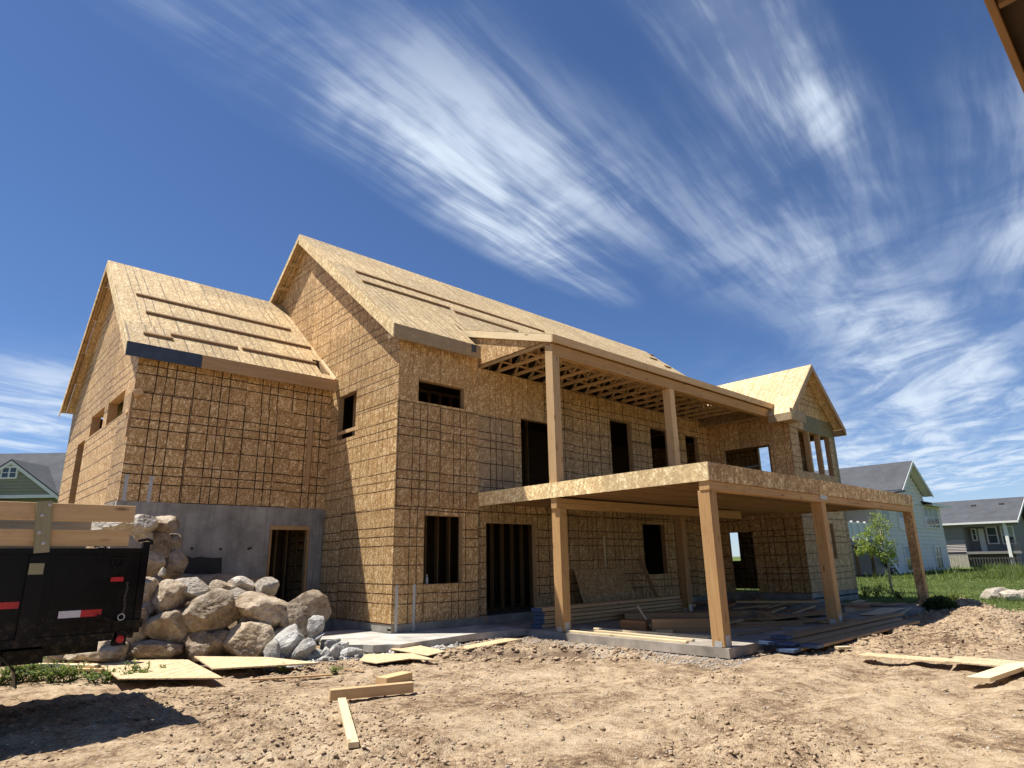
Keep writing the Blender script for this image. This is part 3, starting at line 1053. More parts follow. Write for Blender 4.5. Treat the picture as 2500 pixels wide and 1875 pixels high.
# ---- hold-down straps and loose boards on the walls
for u0, v0, u1, v1 in ((312, 1158, 300.5, 1222), (369, 1162, 363.5, 1224)):
    a, b = on_plane(u0, v0, 'y', GY - 0.006), on_plane(u1, v1, 'y', GY - 0.006)
    x = (a.x + b.x) / 2
    MB().box((x - 0.038, GY - 0.008, b.z - 0.06), (x + 0.038, GY - 0.0005, a.z)).build('hold_down_strap', STEEL, gfront)
for u in (968, 1011):
    x = on_plane(u, 1470, 'y', -0.006).x
    MB().box((x - 0.035, -0.008, -0.04), (x + 0.035, -0.0005, 0.93)).build('hold_down_strap', STEEL, rear)
a, b = on_plane(761, 1018, 'y', GY - 0.02), on_plane(748, 1185, 'y', GY - 0.02)
xm_ = (a.x + b.x) / 2
board('nailed_board', (xm_, GY - 0.022, b.z), (xm_, GY - 0.022, a.z), 0.12, 0.038, BROWN, gfront, up=(0, -1, 0))
board('nailed_board', (GX - 0.03, GY - 0.03, 4.15), (GX - 0.03, GY - 0.03, 5.15), 0.09, 0.038, BROWN, gfront, up=(-1, 0, 0))
board('nailed_board', (GX - 0.02, GY - 0.10, 5.12), (GX + 0.14, GY - 0.10, 5.20), 0.14, 0.04, PINE, gfront, up=(0, -1, 0))
board('nailed_board', (GX - 0.02, GY + 0.1, 4.78), (GX - 0.02, GY + 0.42, 4.78), 0.10, 0.04, PINE, gleft, up=(-1, 0, 0))
a, b = on_plane(1474, 1309, 'y', -0.02), on_plane(1474, 1383, 'y', -0.02)
board('nailed_board', (a.x, -0.022, b.z), (a.x, -0.022, a.z), 0.09, 0.038, PALE, rear, up=(0, -1, 0))


# ---- roofs
def roof_slope(parent, e0, along, up, length, slope_len, mat_, colour, holes=(), stagger=0.5, outline=None, width=2.4384, gap=0.006):
    return sheathe(parent, 'roof_panel', e0, along, up, outline or [(0, 0), (length, 0), (length, slope_len), (0, slope_len)], list(holes),
                   [i * 1.2192 for i in range(int(slope_len / 1.2192) + 2)], width, mat_, colour, 0.014, gap, stagger)


col_roof = lambda x, y: L(R(0.8, 1.0), R(0.0, 0.25), R(0, 0.12))
# main roof
X0, XM = -0.335, 18.197
n_ = math.hypot(1, PIT)
upF = Vector((0, 1 / n_, PIT / n_))
upB = Vector((0, -1 / n_, PIT / n_))
SL = (5.576 + 0.268) * n_
rm = MB()
for x in np.arange(X0 + 0.02, XM, 0.61):                       # rafters carry the sheets
    for sgn in (0, 1):
        y0, y1 = (0.02 if x < 2.4 or sgn else 1.0, 5.56)
        p = [(x, y0, main_z(y0) - 0.20), (x, y1, main_z(y1) - 0.20), (x, y1, main_z(y1) - 0.018), (x, y0, main_z(y0) - 0.018)]
        if sgn:
            p = [(q[0], 11.152 - q[1], q[2]) for q in reversed(p)]
        rm.prism(p, (0.038, 0, 0))
main_roof = rm.build('roof', STUD, HOUSE)
off = -0.014 * Vector((0, -PIT / n_, 1 / n_))
e0 = Vector((X0, -0.268, 6.821)) + off
cut = 2.44 - X0                                              # the porch roof takes over to the right
s_p = 0.87 * n_
roof_slope(main_roof, e0, (1, 0, 0), upF, cut, SL, OSB_ROOF, col_roof, outline=[(0, 0), (2.485, 0), (cut, 1.9), (cut, SL), (0, SL)])
sheathe(main_roof, 'roof_panel', e0, (1, 0, 0), upF, [(cut + 0.003, s_p), (XM - X0, s_p), (XM - X0, SL), (cut + 0.003, SL)], [],
        [0.0] + [i * 1.2192 for i in range(1, 8)], 2.4384, OSB_ROOF, col_roof, 0.014, 0.006, 0.5, x0=cut - 1.0)
e1 = Vector((XM, 11.42, 6.821)) - 0.014 * Vector((0, PIT / n_, 1 / n_))
roof_slope(main_roof, e1, (-1, 0, 0), upB, XM - X0, SL, OSB_ROOF, col_roof)


def rake(parent, x, pts, h, th, mat_, name='rake_board', col=None):
    for a, b in zip(pts[:-1], pts[1:]):
        d = (Vector(b) - Vector(a))
        p = [(x, a[1], a[2] - h), (x, b[1], b[2] - h), (x, b[1], b[2]), (x, a[1], a[2])]
        L_ = d.length
        m = MB()
        d.normalize()
        s = Vector((1, 0, 0))
        t = s.cross(d)
        M = frame_mw((x, a[1], a[2]), d, t, d.cross(t))
        Mi = M.inverted()
        m.prism([tuple(Mi @ Vector(q)) for q in p], tuple(Mi.to_3x3() @ Vector((th, 0, 0))))
        m.build(name, mat_, parent, M, color=col or (R(0, 1), 0, 0, 1))


rake(main_roof, X0 - 0.026, [(0, -0.268, 6.815), (0, 5.574, 11.59)], 0.34, 0.025, OSB_SUNLIT)
rake(main_roof, X0 - 0.026, [(0, 11.42, 6.815), (0, 5.578, 11.59)], 0.17, 0.025, OSB_SUNLIT)
rake(main_roof, XM, [(0, 1.2, main_z(1.2)), (0, 5.576, 11.59)], 0.3, 0.025, OSB_RIM)
fb = MB().box((0, 0, 0), (2.63, 0.034, 0.345)).build('fascia_board', OSB_RIM, main_roof, Matrix.Translation((X0 - 0.024, -0.304, 6.468)))
MB().box((0, 0, 0), (0.16, 0.006, 0.20)).build('blue_label', NAVY, fb, Matrix.Translation((1.96, -0.311, 6.60)))
MB().box((X0 + 0.002, -0.268, 6.50), (X0 + 0.03, 0.0, 6.78)).build('eave_return', OSB_RIM, main_roof)
# lookouts under the far rake
for k in range(7):
    y = 6.3 + k * 0.72
    z = main_z(y) - 0.16
    board('lookout', (X0 + 0.01, y, z), (0.0, y, z), 0.038, 0.12, PINE, main_roof)
nrm_main = Vector((0, -PIT, 1)).normalized()


def cleat(parent, a, b, pt, nrm, name='roof_cleat', w=0.085, h=0.052):
    p, q = on_face(a[0], a[1], pt, nrm), on_face(b[0], b[1], pt, nrm)
    y = (p.y + q.y) / 2
    z = (p.z + q.z) / 2
    p.y = q.y = y
    p.z = q.z = z
    board(name, p, q, w, h, SHADED_LUMBER, parent, up=nrm, lift=h / 2 + 0.002)


z2 = lambda x, y: (650 + x * 0.27125, 550 + y * 0.27125)
z3 = lambda x, y: (900 + x * 0.27125, 750 + y * 0.27125)
z4 = lambda x, y: (1250 + x * 0.27125, 780 + y * 0.27125)
z1 = lambda x, y: (100 + x * 0.36166, 550 + y * 0.36166)
pm = (0, -0.268, 6.821)
for a, b in ((z2(800, 420), z3(1575, 222)), (z2(865, 510), z2(1645, 750)), (z2(1695, 785), z3(1330, 212)),
             (z4(1230, 312), z4(1282, 335)), (z4(1240, 347), z4(1300, 366)), (z4(1370, 420), z4(1428, 440))):
    cleat(main_roof, a, b, pm, nrm_main)

# garage roof
g_n = math.hypot(1, GP)
gup = Vector((0, 1 / g_n, GP / g_n))
gupB = Vector((0, -1 / g_n, GP / g_n))
GSL = (G_YR - G_YE) * g_n
GX0 = -5.038
rm = MB()
for x in np.arange(GX0 + 0.02, -0.05, 0.61):
    for sgn in (0, 1):
        y0, y1 = 3.40, G_YR - 0.02
        p = [(x, y0, gar_z(y0) - 0.2), (x, y1, gar_z(y1) - 0.2), (x, y1, gar_z(y1) - 0.018), (x, y0, gar_z(y0) - 0.018)]
        if sgn:
            p = [(q[0], 2 * G_YR - q[1], q[2]) for q in reversed(p)]
        rm.prism(p, (0.038, 0, 0))
gar_roof = rm.build('roof', STUD, HOUSE)
e0 = Vector((GX0, G_YE, G_EAVE)) - 0.014 * Vector((0, -GP / g_n, 1 / g_n))
roof_slope(gar_roof, e0, (1, 0, 0), gup, -GX0 - 0.008, GSL, OSB_ROOF, lambda x, y: L(R(0.55, 0.95), R(0, 0.1), R(0, 0.1)),
           holes=[(-GX0 - 0.36, -GX0 - 0.10, 0.30, 1.22)])
board('valley_board', (-0.05, 3.10, 6.25), (-0.05, 4.02, 6.25 + 0.92 * GP), 0.06, 0.05, PALE, gar_roof, up=(0, -GP, 1))
e1 = Vector((-0.008, 2 * G_YR - G_YE, G_EAVE)) - 0.014 * Vector((0, GP / g_n, 1 / g_n))
roof_slope(gar_roof, e1, (-1, 0, 0), gupB, -GX0 - 0.008, GSL, OSB_ROOF, col_roof)
rake(gar_roof, GX0 - 0.026, [(0, G_YE - 0.004, G_EAVE - 0.005), (0, G_YR, G_RIDGE - 0.005)], 0.31, 0.025, OSB_SUNLIT)
rake(gar_roof, GX0 - 0.026, [(0, 2 * G_YR - G_YE, G_EAVE - 0.005), (0, G_YR, G_RIDGE - 0.005)], 0.15, 0.025, OSB_SUNLIT)
bf = MB().box((0, 0, 0), (1.56, 0.034, 0.318)).build('fascia_board', NAVY, gar_roof, Matrix.Translation((GX0 - 0.024, G_YE - 0.036, 5.898)))
bf['label'] = 'dark blue wrapped length of eave board'
MB().box((0, 0, 0), (3.60, 0.032, 0.315)).build('fascia_board', BROWN, gar_roof, Matrix.Translation((GX0 + 1.545, G_YE - 0.035, 5.899)))
board('fascia_block', (0.03, G_YE + 0.01, 5.62), (0.03, G_YE + 0.01, 6.2), 0.12, 0.05, PINE, gar_roof, up=(-1, 0, 0))
nrm_g = Vector((0, -GP, 1)).normalized()
pg = (0, G_YE, G_EAVE)
for a, b in (((640, 465), (1685, 715)), ((705, 587), (1820, 835)), ((690, 732), (890, 772)), ((875, 742), (1325, 832)), ((1355, 835), (1855, 938))):
    cleat(gar_roof, z1(*a), z1(*b), pg, nrm_g)

# wing roof (ridge along y)
w_n = math.hypot(1, WP)
wupL = Vector((1 / w_n, 0, WP / w_n))
wupR = Vector((-1 / w_n, 0, WP / w_n))
WSL = (W_XA - W_XL) * w_n
rm = MB()
for y in np.arange(W_YA + 0.05, 0.9, 0.6):
    if y < WYF - 0.1:
        continue
    for sgn in (0, 1):
        x0_, x1_ = 13.9, W_XA - 0.01
        p = [(x0_, y, wing_z(x0_) - 0.18), (x1_, y, wing_z(x1_) - 0.18), (x1_, y, wing_z(x1_) - 0.018), (x0_, y, wing_z(x0_) - 0.018)]
        if sgn:
            p = [(2 * W_XA - q[0], q[1], q[2]) for q in reversed(p)]
        rm.prism(p, (0, 0.038, 0))
wing_roof = rm.build('roof', STUD, HOUSE)
yb = 2.2
ln_ = yb - W_YA
e0 = Vector((W_XL, yb, W_EAVE)) - 0.014 * Vector((-WP / w_n, 0, 1 / w_n))
roof_slope(wing_roof, e0, (0, -1, 0), wupL, ln_, WSL, OSB_ROOF, lambda x, y: L(R(0.4, 0.8), R(0, 0.15), 0.0))
e1 = Vector((W_XR, W_YA, W_EAVE)) - 0.014 * Vector((WP / w_n, 0, 1 / w_n))
roof_slope(wing_roof, e1, (0, 1, 0), wupR, ln_, WSL, OSB_ROOF, col_roof)
for sgn in (0, 1):
    a, b = Vector((W_XL - 0.004, 0, W_EAVE - 0.005)), Vector((W_XA, 0, W_RIDGE - 0.005))
    p = [(a.x, W_YA - 0.03, a.z - 0.24), (b.x, W_YA - 0.03, b.z - 0.24), (b.x, W_YA - 0.03, b.z), (a.x, W_YA - 0.03, a.z)]
    if sgn:
        p = [(2 * W_XA - q[0], q[1], q[2]) for q in reversed(p)]
    MB().prism(p, (0, 0.03, 0)).build('rake_board', OSB_RIM if not sgn else BROWN, wing_roof, color=(0.3, 0, 0.8 if not sgn else 0, 1))
MB().box((W_XL - 0.03, W_YA - 0.03, W_EAVE - 0.26), (W_XL - 0.006, -2.72, W_EAVE - 0.004)).build('fascia_board', OSB_RIM, wing_roof)
MB().box((W_XR + 0.006, W_YA - 0.03, W_EAVE - 0.26), (W_XR + 0.03, 0.9, W_EAVE - 0.004)).build('fascia_board', OSB_RIM, wing_roof)
MB().box((W_XL, W_YA, W_EAVE - 0.25), (WX + 0.02, WYF + 0.004, W_EAVE - 0.235)).build('soffit', OSB_RIM, wing_roof)
MB().box((WX2 - 0.02, W_YA, W_EAVE - 0.25), (W_XR, WYF + 0.004, W_EAVE - 0.235)).build('soffit', OSB_RIM, wing_roof)
MB().box((W_XL + 0.001, W_YA - 0.001, W_EAVE - 0.232), (WX + 0.5, W_YA + 0.02, W_EAVE + 0.15)).build('eave_return', OSB_RIM, wing_roof)

# ---- porch roof, trusses, posts
PX, PY, PZ = 2.443, -2.721, 6.502
PYB, PZB = 0.98, 7.68
PP = (PZB - PZ) / (PYB - PY)
p_n = math.hypot(1, PP)
PXR = 14.15
rm = MB()
porch_trs = [2.53] + [2.53 + 0.61 * i for i in range(1, 19)]
porch = MB().box((PX + 0.06, -2.66, 6.02), (WX - 0.004, -2.48, 6.30)).build('porch_beam', FIR, HOUSE)
for x in porch_trs:
    m = MB()

    def bar2(a, b, w=0.085):
        m.bar((x, *a), (x, *b), 0.038, w, up=(0, 0.3, 1) if abs(a[0] - b[0]) > 0.05 else (0, 1, 0))
    top = lambda y: PZ + (y - PY) * PP - 0.07
    bar2((-2.58, 6.37), (0.10, 6.37))
    bar2((-2.64, top(-2.64)), (0.95, top(0.95)))
    for a, b in (((-2.1, 6.41), (-1.55, top(-1.55))), ((-1.55, top(-1.55)), (-1.05, 6.41)), ((-1.05, 6.41), (-0.5, top(-0.5))),
                 ((-0.5, top(-0.5)), (-0.02, 6.41)), ((-1.55, 6.41), (-1.55, top(-1.55))), ((-0.5, 6.41), (-0.5, top(-0.5)))):
        bar2(a, b, 0.065)
    m.build('truss', PINE, porch)
# truss lacing across the webs
for y, z in ((-1.5, 6.43), (-0.55, 6.43), (-1.05, 6.75)):
    board('lacing_strip', (2.5, y, z), (13.7, y, z), 0.085, 0.03, STUD, porch)
e0 = Vector((PX - 0.02, PY - 0.02, PZ)) - 0.014 * Vector((0, -PP / p_n, 1 / p_n))
roof_slope(porch, e0, (1, 0, 0), (0, 1 / p_n, PP / p_n), PXR - PX, (PYB - PY) * p_n, OSB_ROOF, col_roof, gap=0.0002)
rake(porch, PX - 0.05, [(0, PY + 0.0, PZ - 0.012), (0, PYB, PZB - 0.012)], 0.185, 0.042, PALE)
fbm_ = MB().box((0, 0, 0), (PXR - PX + 0.05, 0.04, 0.185)).build('fascia_board', PINE, porch, Matrix.Translation((PX - 0.052, PY - 0.045, PZ - 0.19)))
# clad triangle under the rake
sheathe(porch, 'osb_panel', (PX + 0.03, 0, 0), (0, -1, 0), (0, 0, 1),
        [(-0.9, 6.95), (-0.03, 6.41), (2.62, 6.41), (2.62, PZ - 0.04), (-0.9, PZB - 0.06)], [], [6.4, 7.62], 2.44, OSB, L(0.3, 0.3))
PA = 0.236
for x, nm in ((2.473, 'upper'), (7.259, 'upper')):
    z1_ = 6.29 if x < 3 else 6.03
    if x < 3:
        board('porch_post', (x + PA / 2, -2.661 + PA / 2, 3.05), (x + PA / 2, -2.661 + PA / 2, 6.018), PA, PA, PINE, porch, up=(0, 1, 0))
        MB().box((x + 0.002, -2.659, 6.0185), (x + 0.058, -2.43, 6.30)).build('post_ear', PINE, porch)
    else:
        board('porch_post', (x + PA / 2, -2.661 + PA / 2, 3.05), (x + PA / 2, -2.661 + PA / 2, 6.018), PA, PA, PINE, porch, up=(0, 1, 0))

# ---- deck
DX, DX2, DY, DZT, DZB = 2.415, 13.823, -6.41, 3.047, 2.717
deck = MB().box((DX + 0.035, DY + 0.035, DZT - 0.022), (DX2 - 0.01, -0.02, DZT)).build('deck_floor', OSB, HOUSE, color=(0, 0, 0.2, 1))


def rim(a, b, z0, z1, th=0.032, mat_=OSB_RIM):
    a, b = Vector(a), Vector(b)
    d = b - a
    L_ = d.length
    d.normalize()
    n = d.cross(Vector((0, 0, 1)))
    MB().box((0, 0, -th), (L_, z1 - z0, 0)).build('rim_board', mat_, deck, frame_mw((a.x, a.y, z0), d, (0, 0, 1), n), color=(R(0, 1), 0, 0, 1))


rim((DX, -0.01, 0), (DX, -3.98, 0), DZB, DZT, mat_=OSB_SUNLIT)
rim((DX, -3.985, 0), (DX, DY, 0), DZB, DZT, mat_=OSB_SUNLIT)
rim((DX + 0.034, DY, 0), (7.3, DY, 0), DZB, DZT)
rim((7.304, DY, 0), (12.18, DY, 0), DZB, DZT)
rim((12.184, DY, 0), (DX2, DY, 0), DZB, DZT)
rim((DX2, DY + 0.034, 0), (DX2, -3.1, 0), DZB, DZT)
jm = None
for k in range(16):
    y = -6.02 + 0.4 * k
    if y > -0.05:
        break
    if jm is None:
        jm = MB().box((DX + 0.04, -0.019, 2.735), (DX2 - 0.04, 0.019, DZT - 0.024)).mesh('joist', SHADED_LUMBER)
    o = bpy.data.objects.new('joist', jm)
    link(o, deck, Matrix.Translation((0, y, 0)))
board('deck_beam', (DX + 0.03, DY + 0.13, 2.635), (DX2 - 0.02, DY + 0.13, 2.635), 0.20, 0.155, FIR, deck)
board('deck_beam', (DX + 0.04, -2.56, 2.60), (10.6, -2.56, 2.60), 0.16, 0.22, FIR, deck)
MB().box((0, -0.004, 0), (0.40, 0.0, 0.10)).build('tie_plate', STEEL, deck, Matrix.Translation((7.18, DY + 0.024, 2.62)))


def post(x, y, zt, base=True, m_=FIR, w=PA):
    o = board('deck_post', (x + w / 2, y + w / 2, ZS + 0.012), (x + w / 2, y + w / 2, zt), w, w, m_, deck, up=(0, 1, 0))
    if base:
        MB().box((x + 0.045, y - 0.004, ZS + 0.004), (x + w - 0.05, y - 0.0005, ZS + 0.19)).build('post_base', STEEL, o)
        MB().box((x - 0.004, y + 0.05, ZS + 0.004), (x - 0.0005, y + w - 0.05, ZS + 0.10)).build('post_base', STEEL, o)


post(2.462, -6.363, 2.556)
post(7.258, -6.363, 2.556)
post(2.52, -2.66, 2.49)
post(8.30, -1.99, 2.60, True, FIR, 0.22)
# the far corner post is boxed in strand board
o = MB().box((13.66, -6.36, ZS + 0.012), (13.89, -6.13, 2.556)).build('deck_post', FIR, deck)
zz = ZS + 0.02
while zz < 2.45:
    h_ = R(0.26, 0.36)
    MB().box((0, 0, 0), (0.22, h_ - 0.012, 0.010)).build('osb_panel', OSB, o, frame_mw((13.648, -6.135, zz), (0, -1, 0), (0, 0, 1), (-1, 0, 0)), color=L(0, 0, R(0, .2)))
    zz += h_

# ================================================================== BOULDERS
from mathutils import noise as mn
import bmesh


def ico(sub):
    bm = bmesh.new()
    bmesh.ops.create_icosphere(bm, subdivisions=sub, radius=1.0)
    v = np.array([q.co[:] for q in bm.verts])
    f = [tuple(x.index for x in p.verts) for p in bm.faces]
    bm.free()
    return v, f


ICO = {k: ico(k) for k in (1, 2, 3, 4, 5)}


def make_rock_mat(name, lo, mid, hi, stain):
    m, t = mat(name)
    tc = t.n('ShaderNodeTexCoord').outputs['Object']
    rnd = t.n('ShaderNodeObjectInfo').outputs['Random']
    v = t.vm('ADD', tc, t.vm('SCALE', (31.0, 17.0, 53.0), scale=rnd))
    a = t.noise(v, 2.2, 5.0, 0.62, 0.5, dim='3D')
    b = t.noise(v, 13.0, 5.0, 0.68, dim='3D')
    f = t.m('ADD', t.m('MULTIPLY', a, 0.6), t.m('MULTIPLY', b, 0.4))
    c = t.ramp(f, [(0.38, lo), (0.49, mid), (0.60, hi)])
    tone = t.m('ADD', t.m('MULTIPLY', rnd, 0.4), 0.8)
    c = t.mix(1.0, c, t.n('ShaderNodeCombineColor', {0: tone, 1: tone, 2: tone}).outputs[0], 'MULTIPLY')
    st = t.rng(t.noise(v, 1.1, 4.0, 0.6, 0.8, dim='3D'), 0.55, 0.68)
    c = t.mix(t.m('MULTIPLY', st, 0.7), c, stain)
    finish(t, c, 0.9, 0.2, t.bump(t.m('ADD', a, t.m('MULTIPLY', b, 0.8)), 1.0, 0.06))
    return m


ROCK = make_rock_mat('tan_boulder', (0.185, 0.132, 0.085), (0.365, 0.285, 0.195), (0.54, 0.45, 0.335), (0.22, 0.145, 0.08))
ROCK_PALE = make_rock_mat('pale_boulder', (0.30, 0.25, 0.19), (0.46, 0.40, 0.32), (0.58, 0.52, 0.43), (0.26, 0.20, 0.14))
RUBBLE = make_rock_mat('broken_concrete', (0.26, 0.25, 0.225), (0.42, 0.405, 0.37), (0.56, 0.54, 0.49), (0.28, 0.25, 0.20))


def rock_mesh(name, seed, rx, ry, rz, mat_, sub=4, facets=10, rough=0.17, angular=0.0):
    r_ = random.Random(seed)
    v, f = ICO[sub]
    planes = []
    for _ in range(facets):
        n = Vector((r_.gauss(0, 1), r_.gauss(0, 1), r_.gauss(0, 0.8))).normalized()
        planes.append((n, r_.uniform(0.58, 0.86)))
    o1 = Vector((r_.uniform(-50, 50), r_.uniform(-50, 50), r_.uniform(-50, 50)))
    out = []
    for p in v:
        d = Vector(p)
        r = 1.0 + rough * mn.noise(d * 1.15 + o1) * 1.4 + rough * 0.5 * mn.noise(d * 2.7 + o1)
        for n, h in planes:
            q = d.dot(n)
            if q * r > h:
                r = r * 0.04 + h / q * 0.96
        r += rough * 0.20 * mn.noise(d * 5.0 + o1) + rough * 0.22 * abs(mn.noise(d * 9 + o1)) + rough * 0.10 * mn.noise(d * 22 + o1)
        out.append((d.x * r, d.y * r, d.z * r))
    a = np.array(out)
    a = (a - (a.max(0) + a.min(0)) / 2) / ((a.max(0) - a.min(0)) / 2) * np.array([rx, ry, rz])
    m = MB()
    m.v, m.f = [tuple(q) for q in a], f
    me = m.mesh(name, mat_, smooth=True)
    me.set_sharp_from_angle(angle=math.radians(30))
    return me


def chunk_mesh(name, seed, rx, ry, rz, mat_):
    """broken concrete: the hull of a few random points, nicked"""
    r_ = random.Random(seed)
    bm = bmesh.new()
    for _ in range(17):
        d = Vector((r_.gauss(0, 1), r_.gauss(0, 1), r_.gauss(0, 1))).normalized() * r_.uniform(0.75, 1.0)
        bm.verts.new((d.x, d.y, d.z))
    g = bmesh.ops.convex_hull(bm, input=bm.verts)
    bmesh.ops.delete(bm, geom=list({q for q in g['geom_interior'] + g['geom_unused'] if isinstance(q, bmesh.types.BMVert)}), context='VERTS')
    bmesh.ops.bevel(bm, geom=list(bm.edges), offset=0.05, segments=1, affect='EDGES')
    bmesh.ops.triangulate(bm, faces=list(bm.faces))
    bmesh.ops.subdivide_edges(bm, edges=[e for e in bm.edges if e.calc_length() > 0.22], cuts=2, use_grid_fill=True)
    o1 = Vector((r_.uniform(-50, 50), r_.uniform(-50, 50), 0))
    for v_ in bm.verts:
        v_.co += v_.co.normalized() * (0.07 * mn.noise(v_.co * 3.5 + o1) + 0.03 * mn.noise(v_.co * 9 + o1))
    a = np.array([q.co[:] for q in bm.verts])
    lo_, hi_ = a.min(0), a.max(0)
    for v_ in bm.verts:
        for i_, rr_ in enumerate((rx, ry, rz)):
            v_.co[i_] = (v_.co[i_] - (lo_[i_] + hi_[i_]) / 2) / ((hi_[i_] - lo_[i_]) / 2) * rr_
    me = bpy.data.meshes.new(name)
    bm.to_mesh(me)
    bm.free()
    me.materials.append(mat_)
    return me


FWD = Vector((-R0.y, R0.x, 0))


def rock_at(name, c, wx, hz, label, cat, mat_=None, seed=0, tilt=0.0, group=None, sub=5, chunk=False, **kw):
    c = Vector(c)
    if chunk:
        me = chunk_mesh(name, seed, wx, (wx + hz) * 0.5, hz, mat_)
    else:
        me = rock_mesh(name, seed, wx, (wx + hz) * 0.5, hz, mat_ or ROCK, sub, **kw)
    o = bpy.data.objects.new(name, me)
    a = R0.copy()
    rot = Matrix.Rotation(tilt, 4, FWD)
    link(o, None, Matrix.Translation(c) @ rot @ frame_mw((0, 0, 0), a, FWD, (0, 0, 1)))
    tag(o, label, cat, group)
    return o


dW = (ROCK_B - ROCK_A).normalized()
nW = Vector((dW.y, -dW.x, 0))          # uphill
if nW.y < 0:
    nW = -nW
Z8 = lambda x, y: (300 + x * 0.27125, 1200 + y * 0.27125)
Z24 = lambda x, y: (x * 0.27125, 1425 + y * 0.27125)
Z25 = lambda x, y: (600 + x * 0.27125, 1425 + y * 0.27125)


def wall_rock(uv, h, back, label, mat_=None, seed=0, name='boulder', tilt=0.0, **kw):
    p = on_face(uv[0], uv[1], ROCK_A + nW * back, nW)
    k = depth(p) / FPX * 0.27125
    return rock_at(name, p, h[0] * k * 1.15, h[1] * k * 1.18, label, 'boulder', mat_, seed, tilt, **kw)


wall_rock(Z8(275, 1432), (235, 85), 0.05, 'low flat brown boulder at the foot of the rock wall beside the trailer', seed=1)
wall_rock(Z8(745, 1372), (200, 128), 0.10, 'dark rounded boulder in the bottom course above the plywood sheets', seed=2)
wall_rock(Z8(1160, 1342), (212, 148), 0.10, 'boulder with a broken pale face in the bottom course beside the rubble', seed=3, facets=12)
wall_rock(Z8(1510, 1300), (140, 105), 0.12, 'boulder half hidden behind the grey rubble pile', seed=4)
wall_rock(Z8(120, 1225), (118, 165), 0.15, 'upright tan boulder touching the rear of the trailer', seed=5)
wall_rock(Z8(410, 1242), (192, 150), 0.22, 'smooth tan boulder in the second course right of the upright one', seed=6, facets=6, rough=0.13)
wall_rock(Z8(785, 1085), (242, 172), 0.30, 'largest dark pointed boulder in the middle of the rock wall', seed=7, facets=11)
wall_rock(Z8(1262, 1092), (258, 145), 0.32, 'long boulder with a bright pitted top in the second course', seed=8, facets=10, tilt=0.12)
wall_rock(Z8(1640, 1085), (212, 165), 0.35, 'big round boulder at the right end of the rock wall', seed=9, facets=7, rough=0.14)
wall_rock(Z8(215, 885), (75, 98), 0.42, 'small boulder in the third course just behind the trailer post', seed=10)
wall_rock(Z8(392, 960), (158, 140), 0.42, 'rounded boulder with a dusty cap in the third course', seed=11, facets=8)
wall_rock(Z8(632, 880), (155, 90), 0.52, 'oval boulder with a sunlit white top above the largest one', ROCK_PALE, seed=12)
wall_rock(Z8(872, 880), (98, 72), 0.58, 'small rough stone between the oval boulder and the flat one', seed=13)
wall_rock(Z8(1052, 950), (125, 68), 0.50, 'flat wedge of rock under the two pale top stones', ROCK_PALE, seed=14, tilt=0.15)
wall_rock(Z8(1050, 838), (112, 64), 0.75, 'pale oval stone on the top course left of the block', ROCK_PALE, seed=15)
wall_rock(Z8(1268, 868), (108, 80), 0.75, 'squarish pale block on the top course before the basement door', ROCK_PALE, seed=16, facets=7)
wall_rock(Z24(890, 612), (248, 105), -0.1, 'wide tan boulder lying beneath the trailer tail light', seed=17)
wall_rock(Z24(485, 635), (115, 98), 0.0, 'boulder under the trailer floor left of the wide one', seed=18)
wall_rock(Z24(230, 600), (130, 120), 0.3, 'boulder in the dark behind the trailer wheel', seed=19)
wall_rock(Z8(1130, 1195), (95, 70), 0.30, 'dark chock stone wedged between the two courses', seed=20)
wall_rock(Z8(600, 1180), (80, 80), 0.34, 'dark chock stone left of the largest boulder', seed=21)
wall_rock(Z8(190, 1060), (90, 70), 0.34, 'dark chock stone behind the trailer corner', seed=22)


def tier_rock(uv, h, y, label, mat_=None, seed=0, **kw):
    p = on_plane(uv[0], uv[1], 'y', y)
    k = depth(p) / FPX * 0.27125
    return rock_at('boulder', p, h[0] * k * 1.2, h[1] * k * 1.2, label, 'boulder', mat_, seed, **kw)


tier_rock(Z8(190, 302), (110, 82), 1.9, 'bright angular white boulder on top of the upper pile', ROCK_PALE, 31, facets=9)
tier_rock(Z8(352, 302), (105, 76), 2.15, 'brown boulder with a chipped white top right of the white one', ROCK, 32)
tier_rock(Z8(325, 482), (68, 100), 2.05, 'upright boulder in the middle of the upper pile', ROCK, 33)
tier_rock(Z8(455, 472), (72, 78), 2.25, 'round boulder at the right of the upper pile, middle course', ROCK, 34, rough=0.13)
tier_rock(Z8(272, 645), (90, 105), 1.95, 'boulder low in the upper pile next to the trailer post', ROCK, 35)
tier_rock(Z8(465, 655), (98, 108), 2.2, 'big egg-shaped boulder at the foot of the upper pile', ROCK, 36, rough=0.13)
tier_rock(Z8(165, 400), (70, 60), 2.0, 'pale lump of rock above the trailer corner post', ROCK_PALE, 37)
tier_rock(Z8(355, 722), (32, 34), 1.2, 'little pale cobble on the dirt terrace', ROCK_PALE, 38, sub=4)
tier_rock((271, 1283), (190, 52), 1.3, 'long flat slab of rock seen between the trailer side boards', ROCK_PALE, 39, facets=8)
tier_rock((205, 1297), (150, 50), 0.9, 'low pale rock between the trailer side boards', ROCK_PALE, 40)
tier_rock((180, 1272), (130, 60), 1.7, 'dark rock between the trailer side boards', ROCK, 41)
tier_rock((25, 1278), (110, 55), 1.5, 'broken rock at the far left between the side boards', ROCK, 42)
p = on_plane(173, 1613, 'z', -0.12)
rock_at('stone', p, 0.14, 0.07, 'pale flat stone on the ground beside the yellow plank', 'stone', ROCK_PALE, 43, sub=4)

